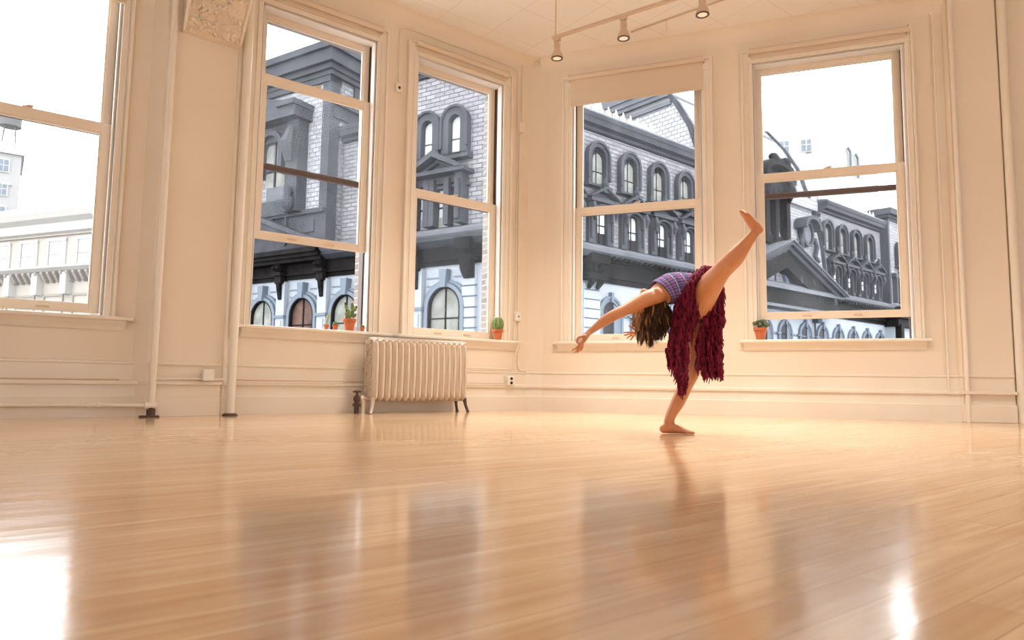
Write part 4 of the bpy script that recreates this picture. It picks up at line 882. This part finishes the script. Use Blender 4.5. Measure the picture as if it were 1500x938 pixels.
# ------------------------------------------------------------------ the dancer
DA = tag(empty('person', (1.0, 4.06, 0)), 'person in plaid top and ragged burgundy skirt, bending back, one bare leg kicked up', 'person')
DINV = Matrix.Translation((-1.0, -4.06, 0))
def pv(x, y, Y): return DINV @ px(x, y, Y)
def dpart(mb, name, m, smooth=True, **k): return mb.build(name, m if not isinstance(m, str) else M[m], DA, smooth=smooth, **k)
def smooth_path(pts, n=5):
    """Catmull-Rom through (point, ra, rb)"""
    out = []; L_ = len(pts)
    for i in range(L_-1):
        p0, p1, p2, p3 = pts[max(i-1, 0)], pts[i], pts[i+1], pts[min(i+2, L_-1)]
        for k in range(n):
            t = k/n
            def cr_(a_, b_, c_, d_): return .5*((2*b_)+(-a_+c_)*t+(2*a_-5*b_+4*c_-d_)*t*t+(-a_+3*b_-3*c_+d_)*t*t*t)
            out.append((cr_(p0[0], p1[0], p2[0], p3[0]), cr_(p0[1], p1[1], p2[1], p3[1]), cr_(p0[2], p1[2], p2[2], p3[2])))
    out.append(pts[-1]); return out
def limb(mb, spec, n=16, res=5):
    """spec: (x, y, Y, ra, rb) along the limb, round ends"""
    P_ = smooth_path([(pv(a_, b_, c_), ra, rb) for a_, b_, c_, ra, rb in spec], res)
    first, last = P_[0], P_[-1]
    d0 = (P_[0][0]-P_[1][0]).normalized(); d1 = (P_[-1][0]-P_[-2][0]).normalized()
    pre = [(first[0]+d0*min(first[1], first[2])*math.sin(t), first[1]*math.cos(t), first[2]*math.cos(t)) for t in (1.5, 1.1, .7, .35)]
    post = [(last[0]+d1*min(last[1], last[2])*math.sin(t), last[1]*math.cos(t), last[2]*math.cos(t)) for t in (.35, .7, 1.1, 1.5)]
    P_ = pre+P_+post
    mb.tube([p for p, _, _ in P_], [(a_, b_) for _, a_, b_ in P_], n)
def finger(mb, pts, r):
    limb(mb, [(a_, b_, c_, r*(1-.1*i), r*(1-.1*i)) for i, (a_, b_, c_) in enumerate(pts)], 8, 3)
B = MB()
# torso arched back, pelvis to shoulders
limb(B, [(1030, 440, 4.05, .125, .088), (1019, 430, 4.03, .142, .096), (1003, 421, 4.01, .115, .076), (986, 423, 4.0, .128, .084), (968, 430, 4.0, .140, .066), (956, 437, 4.0, .125, .048)], 24)
# shoulders / neck
limb(B, [(962, 433, 3.88, .048, .048), (957, 435, 4.0, .05, .05), (962, 435, 4.12, .048, .048)], 14)
limb(B, [(962, 436, 4.0, .058, .050), (954, 440, 4.0, .050, .046), (950, 447, 4.0, .050, .05)], 14)
# standing leg
limb(B, [(1030, 446, 4.12, .090, .088), (1027, 478, 4.12, .082, .080), (1020, 515, 4.10, .066, .064), (1014, 541, 4.08, .052, .052), (1004, 565, 4.08, .045, .043), (993, 589, 4.08, .040, .040), (983, 608, 4.08, .030, .031), (980, 619, 4.08, .027, .031)], 18)
# buttocks and hip mass
e = pv(1036, 440, 4.1); B.ell(e, (.085, .10, .085), 18, 12); e = pv(1024, 446, 4.0); B.ell(e, (.08, .10, .09), 18, 12)
# raised leg
limb(B, [(1022, 446, 3.98, .088, .088), (1030, 432, 3.92, .084, .082), (1043, 414, 3.82, .068, .066), (1057, 397, 3.74, .054, .052), (1068, 386, 3.71, .050, .052), (1078, 376, 3.68, .048, .050), (1091, 360, 3.65, .035, .036), (1101, 347, 3.62, .027, .028), (1106, 340, 3.62, .027, .028)], 18)
# raised foot, heel to toes
limb(B, [(1112, 337, 3.62, .022, .026), (1107, 333, 3.62, .027, .030), (1100, 325, 3.615, .030, .024), (1094, 317, 3.61, .036, .018), (1090, 313, 3.605, .038, .013)], 16)
for k, (dx, dy, L_) in enumerate([(0, 0, 1.0), (.4, -.6, .95), (.8, -1, .85), (1.2, -1.4, .75), (1.6, -1.6, .62)]):
    Y_ = 3.575+.0145*k
    finger(B, [(1091+dx*.6, 314.5+dy*.6, Y_), (1087.5+dx, 311.0+dy, Y_), (1084.5+dx*1.2+(1-L_)*2, 309.6+dy+(1-L_)*2, Y_)], .0105 if k == 0 else .0078)
# standing foot
gz = lambda x, Y, z: DINV @ Vector((px(x, 560, Y).x, Y, z))
def footpath(mb, spec, n=16):
    P_ = [(gz(a_, Y_, z_), ra, rb) for a_, Y_, z_, ra, rb in spec]; P_ = smooth_path(P_, 4)
    pre = [(P_[0][0]-(P_[1][0]-P_[0][0]).normalized()*P_[0][2]*math.sin(t), P_[0][1]*math.cos(t), P_[0][2]*math.cos(t)) for t in (1.5, 1.1, .6)]
    post = [(P_[-1][0]+(P_[-1][0]-P_[-2][0]).normalized()*P_[-1][2]*math.sin(t), P_[-1][1]*math.cos(t), P_[-1][2]*math.cos(t)) for t in (.6, 1.1, 1.5)]
    P_ = pre+P_+post; mb.tube([p for p, _, _ in P_], [(a_, b_) for _, a_, b_ in P_], n)
footpath(B, [(972, 4.08, .028, .026, .027), (980, 4.08, .034, .029, .033), (989, 4.075, .029, .033, .028), (1000, 4.07, .020, .040, .019), (1006, 4.065, .015, .042, .0145)])
for k in range(5):
    Y_ = 4.035+.017*k; L_ = [1, .98, .9, .8, .66][k]
    footpath(B, [(1004, Y_, .013, .010, .010), (1009, Y_, .014, .0095 if k else .012, .0095), (1007+8.5*L_, Y_, .0095, .0085 if k else .011, .0085)], 8)
# near arm
limb(B, [(960, 434, 3.90, .048, .048), (950, 437, 3.86, .046, .046), (937, 443, 3.83, .041, .042), (918, 453, 3.78, .034, .034), (901, 461, 3.74, .031, .031), (889, 468, 3.72, .031, .030), (875, 478, 3.69, .023, .022), (863, 487, 3.66, .018, .016)], 14)
limb(B, [(863, 487, 3.66, .019, .015), (858, 492, 3.65, .030, .015), (853, 499, 3.64, .036, .014), (851, 502, 3.635, .034, .012)], 12)
finger(B, [(852, 502, 3.612), (847.5, 507, 3.605), (842.5, 511, 3.60), (838, 513.5, 3.60)], .0078)
finger(B, [(852.5, 503, 3.63), (848.5, 509, 3.625), (845, 513.5, 3.62), (841.5, 517, 3.62)], .0080)
finger(B, [(853.5, 503, 3.648), (851, 508.5, 3.645), (848.5, 513, 3.64), (845.5, 516.5, 3.638)], .0076)
finger(B, [(854.5, 502, 3.665), (853.5, 507.5, 3.665), (852.3, 511.5, 3.66), (850.5, 514, 3.658)], .0068)
finger(B, [(857, 492, 3.63), (850, 493.5, 3.60), (845.8, 497, 3.59), (845.0, 502, 3.59)], .0090)
# far arm and hand, mostly behind the hair
limb(B, [(962, 435, 4.12, .046, .046), (958, 445, 4.20, .038, .038), (952, 460, 4.30, .032, .032), (944, 472, 4.32, .028, .028), (936, 482, 4.32, .018, .018)], 12)
limb(B, [(936, 482, 4.32, .018, .015), (931, 486, 4.32, .034, .014), (927, 489, 4.31, .034, .012)], 12)
for k, (tx, ty) in enumerate([(914, 487.5), (914.5, 491.5), (918.5, 495.5), (924, 498)]):
    Y_ = 4.275+.02*k; finger(B, [(928+k*.8, 487.5+k*.9, Y_), ((928+tx)/2+k*.5, (488+ty)/2+k*.3-.8, Y_), (tx, ty, Y_)], .0078)
finger(B, [(931, 483, 4.27), (925.5, 480.5, 4.26), (922, 477.5, 4.255)], .0088)
# head, hanging upside down with the chin up and the face turned away to the left
HC = pv(951.5, 456, 4.0)
B.ell(HC, (.088, .073, .092), 20, 14)
B.ell(pv(946, 442, 4.0), (.058, .052, .058), 16, 12); B.ell(pv(943.5, 430, 4.0), (.026, .028, .030), 12, 8)
limb(B, [(955, 437, 3.97, .02, .02), (949, 433, 3.98, .02, .02), (944, 428, 4.0, .02, .018)], 10); limb(B, [(955, 437, 4.03, .02, .02), (949, 433, 4.02, .02, .02), (944, 428, 4.0, .02, .018)], 10)
# nose, lips, brow, ears
limb(B, [(931.5, 455, 4.0, .010, .009), (928.5, 449, 4.0, .012, .011), (928.8, 446.5, 4.0, .014, .010)], 8, 3)
B.ell(pv(933, 440.5, 4.0), (.010, .022, .008), 10, 6); B.ell(pv(933.5, 437.5, 4.0), (.010, .020, .007), 10, 6); B.ell(pv(931.5, 458, 4.0), (.014, .05, .012), 12, 6)
for sg in (-1, 1): B.ell(pv(954, 452, 4.0+sg*.074), (.018, .010, .030), 10, 7)
body0 = B.build('body_raw', M['skin'], None)
rm = body0.modifiers.new('r', 'REMESH'); rm.mode = 'VOXEL'; rm.voxel_size = .0042; rm.use_smooth_shade = True
sm = body0.modifiers.new('s', 'SMOOTH'); sm.factor = .5; sm.iterations = 5
bpy.context.view_layer.update()
dg = bpy.context.evaluated_depsgraph_get()
bme = bpy.data.meshes.new_from_object(body0.evaluated_get(dg)); bme.name = 'body'
bpy.data.objects.remove(body0)
body = bpy.data.objects.new('body', bme); COL.objects.link(body); body.parent = DA; bme.materials.clear(); bme.materials.append(M['skin']); bme.shade_smooth()
# eyes
for sg in (-1, 1):
    m = MB().ell(pv(934.5, 452.5, 4.0+sg*.03), (.011, .013, .011), 12, 8); dpart(m, 'eye', mat('eye_white', (.8, .78, .74), .3))
# hair: cap plus hanging locks
random.seed(11)
m = MB(); V = []; F = []; nn, mm_ = 26, 16
for i in range(mm_+1):
    t = PI*i/mm_
    for k in range(nn):
        a_ = 2*PI*k/nn; d = Vector((math.sin(t)*math.cos(a_), math.sin(t)*math.sin(a_), -math.cos(t)))
        s_ = 1.15+.05*noise.noise(d*4)+.10*max(0, d.x)
        if d.x < -.45+.35*max(0, -d.z) : s_ = .93
        if d.z > .62: s_ = .90
        V.append((HC.x+d.x*.090*s_, HC.y+d.y*.077*s_, HC.z+d.z*.095*s_))
for i in range(mm_):
    for k in range(nn): F.append((i*nn+k, i*nn+(k+1) % nn, (i+1)*nn+(k+1) % nn, (i+1)*nn+k))
m.add(V, F); hair = dpart(m, 'hair', 'hair')
m = MB(); m2 = MB()
for i in range(620):
    a_ = random.uniform(0, 2*PI); t = random.uniform(.0, 2.05)
    d = Vector((math.sin(t)*math.cos(a_), math.sin(t)*math.sin(a_), -math.cos(t)))
    if d.x < -.55: continue
    p = Vector((HC.x+d.x*(.098+.012*max(0, d.x)), HC.y+d.y*.084, HC.z+d.z*.103))
    ln = random.uniform(.045, .105)*(1.15 if d.x < .1 else .95)
    out = Vector((d.x*random.uniform(.1, .5)+.05, d.y*.4, 0)); ph = random.uniform(0, 6)
    pts = []
    for k in range(7):
        q = k/6
        pts.append(p+out*ln*math.sin(q*1.6)*.75+Vector((.010*math.sin(ph+q*4.2)*q, .010*math.cos(ph+q*3.7)*q, -ln*q*(.45+.55*q))))
    r0 = random.uniform(.0035, .0065)
    (m2 if (d.x < -.15 and random.random() < .32) or random.random() < .08 else m).tube(pts, [r0, r0*1.25, r0*1.3, r0*1.15, r0*.9, r0*.6, r0*.15], 5)
for i in range(46):   # longer light ends at the front
    x = random.uniform(926, 949); y = random.uniform(456, 470); Y_ = 4.0+random.uniform(-.07, .07); L_ = random.uniform(12, 34)
    m2.tube([pv(x, y, Y_), pv(x-random.uniform(-2, 4), y+L_*.45, Y_), pv(x+random.uniform(-2, 5), y+L_*.8, Y_), pv(x+random.uniform(-3, 6), y+L_, Y_)], [.004, .0045, .003, .0006], 5)
m.build('lock', M['hair'], hair, smooth=True)['kind'] = 'stuff'
o = m2.build('lock_end', M['hair2'], hair, smooth=True); o['kind'] = 'stuff'; o['label'] = 'golden brown hair ends'
# plaid top
P_ = smooth_path([(pv(a_, b_, c_), ra, rb) for a_, b_, c_, ra, rb in [(1017, 429, 4.03, .142, .092), (1003, 421, 4.01, .122, .083), (986, 423, 4.0, .136, .091), (974, 427, 4.0, .143, .080), (968, 429.5, 4.0, .144, .072)]], 6)
N_ = 36; me = bpy.data.meshes.new('plaid_top'); V = []; F = []; UV = []
tmp = MB().tube([p for p, _, _ in P_], [(a_, b_) for _, a_, b_ in P_], N_, caps=False)
for i in range(len(P_)):
    for k in range(N_):
        p = Vector(tmp.v[i*N_+k]); q = i/(len(P_)-1)
        p.x += q**3*.0*0+ (q**2)*(-.14)*(p.z-P_[i][0].z)*1.3*-1 if False else (q**2)*(-.55)*(p.z-P_[i][0].z)*(-.6)*-1
        p += Vector((0, 0, 0)); V.append(p+ (p-P_[i][0])*.02*math.sin(k*3.1+i*1.3))
F = list(tmp.f); me.from_pydata(V, [], F); uvl = me.uv_layers.new(name='UVMap')
for poly in me.polygons:
    ks = [me.loops[l].vertex_index % N_ for l in poly.loop_indices]; wrap = (0 in ks and N_-1 in ks)
    for l in poly.loop_indices:
        vi = me.loops[l].vertex_index; k = vi % N_; i = vi//N_
        if wrap and k == 0: k = N_
        uvl.data[l].uv = (k/N_*2.2, i/(len(P_)-1)*.9)
me.materials.append(M['plaid']); me.shade_smooth()
top = bpy.data.objects.new('plaid_top', me); COL.objects.link(top); top.parent = DA
so = top.modifiers.new('t', 'SOLIDIFY'); so.thickness = .004; so.offset = 0
# shorts
m = MB(); limb(m, [(1036, 450, 4.09, .10, .094), (1030, 440, 4.05, .135, .096), (1018, 430, 4.03, .149, .101), (1012, 426, 4.02, .135, .090)], 24)
m.ell(pv(1031, 462, 4.08), (.075, .085, .07), 14, 10); dpart(m, 'shorts', 'shorts')
# burgundy skirt: gathered panels with torn strips
random.seed(21)
def edge_at(E_, y):
    for (xa, ya), (xb, yb) in zip(E_, E_[1:]):
        if ya <= y <= yb: return xa+(xb-xa)*(y-ya)/max(yb-ya, 1e-6)
    return E_[0][0] if y < E_[0][1] else E_[-1][0]
def panel(mb, Ls, Rs, y0, y1, Yf, nu=26, nv=44, ragged=10):
    V = []; F = []
    for j in range(nv+1):
        for i in range(nu+1):
            u = i/nu; v = j/nv
            y = y0+(y1-y0)*v
            yy = y+(random.uniform(-ragged, 2) if j == nv else 0)
            x = edge_at(Ls, y)*(1-u)+edge_at(Rs, y)*u
            if i in (0, nu): x += random.uniform(-1.3, 1.3)
            Y_ = Yf(u, v)+.014*math.sin(u*19+v*3+1.5*math.sin(v*5))*(.3+v)+.006*math.sin(u*41+v*9)
            V.append(pv(x, yy, Y_))
    for j in range(nv):
        for i in range(nu):
            a_ = j*(nu+1)+i; F.append((a_, a_+1, a_+nu+2, a_+nu+1))
    mb.add(V, F)
    return lambda u, v: (edge_at(Ls, y0+(y1-y0)*v)*(1-u)+edge_at(Rs, y0+(y1-y0)*v)*u, y0+(y1-y0)*v, Yf(u, v)+.014*math.sin(u*19+v*3+1.5*math.sin(v*5))*(.3+v))
L1 = [(1030, 390), (1019, 398), (1008, 407), (998, 420), (990, 440), (985, 465), (981, 488), (977, 512), (979, 530), (990, 545), (996, 574)]
R1 = [(1043, 391), (1040, 397), (1035, 407), (1028, 424), (1023, 450), (1023, 468), (1015, 484), (1008.5, 502), (1008, 530), (1007, 552), (1001, 574)]
L2 = [(1048, 428), (1040, 440), (1032, 455), (1029, 470), (1024, 484), (1018.5, 500), (1021, 521), (1019, 533), (1028, 545), (1029, 551)]
R2 = [(1061, 420), (1059, 440), (1064, 472), (1058, 484), (1058, 505), (1058, 524), (1061, 541), (1057, 551)]
f1 = lambda u, v: 3.835+.10*(2*u-1)**2*(1-.4*v)+.02*v+(.03*u if v < .3 else 0)
f2 = lambda u, v: 3.955+.03*v+.05*u*v
m = MB()
s1 = panel(m, L1, R1, 390, 572, f1); s2 = panel(m, L2, R2, 421, 551, f2)
f3 = lambda u, v: 4.22+.02*math.sin(u*9)
s3 = panel(m, [(1014, 412), (1004, 430), (1000, 480), (1000, 505)], [(1050, 412), (1058, 440), (1056, 500), (1052, 512)], 413, 508, f3)
sk = m.build('skirt', M['skirt'], DA, smooth=True); so = sk.modifiers.new('t', 'SOLIDIFY'); so.thickness = .003
m = MB(); ms = mat('burgundy_strips', (.25, .015, .046), .8, .2, var=(30, (.10, .006, .020)))
def strips(fn, n, dy, v0=0.0, v1=1.0, mx=1.0):
    for i in range(n):
        u = random.uniform(-.02, 1.02); v = random.uniform(v0, v1)**.8
        x, y, Y_ = fn(min(max(u, 0), 1), v); L_ = random.uniform(9, 27)*mx*(1-.35*v); w_ = random.uniform(.8, 2.1); dx = random.uniform(-2.5, 2.5); cu = random.uniform(-.02, .012)
        Y_ += dy; pts = []
        for k in range(5):
            q = k/4; wv = w_*(1-.75*q**2)*(1+.2*math.sin(k*2+i))
            xc = x+dx*q+1.1*math.sin(q*5+i); yc = y+L_*q-2; Yc = Y_-.012*math.sin(q*3)+cu*q
            pts += [pv(xc-wv, yc, Yc+.004*math.sin(i)), pv(xc+wv, yc, Yc-.004*math.sin(i))]
        m.add(pts, [(2*k, 2*k+1, 2*k+3, 2*k+2) for k in range(4)])
strips(s1, 420, -.012); strips(s1, 60, -.008, .8, 1.0); strips(s2, 260, -.010); strips(s2, 90, -.006, .75, 1.0, .8)
o = m.build('torn_strip', ms, sk, smooth=True); o['kind'] = 'stuff'; so = o.modifiers.new('t', 'SOLIDIFY'); so.thickness = .0015
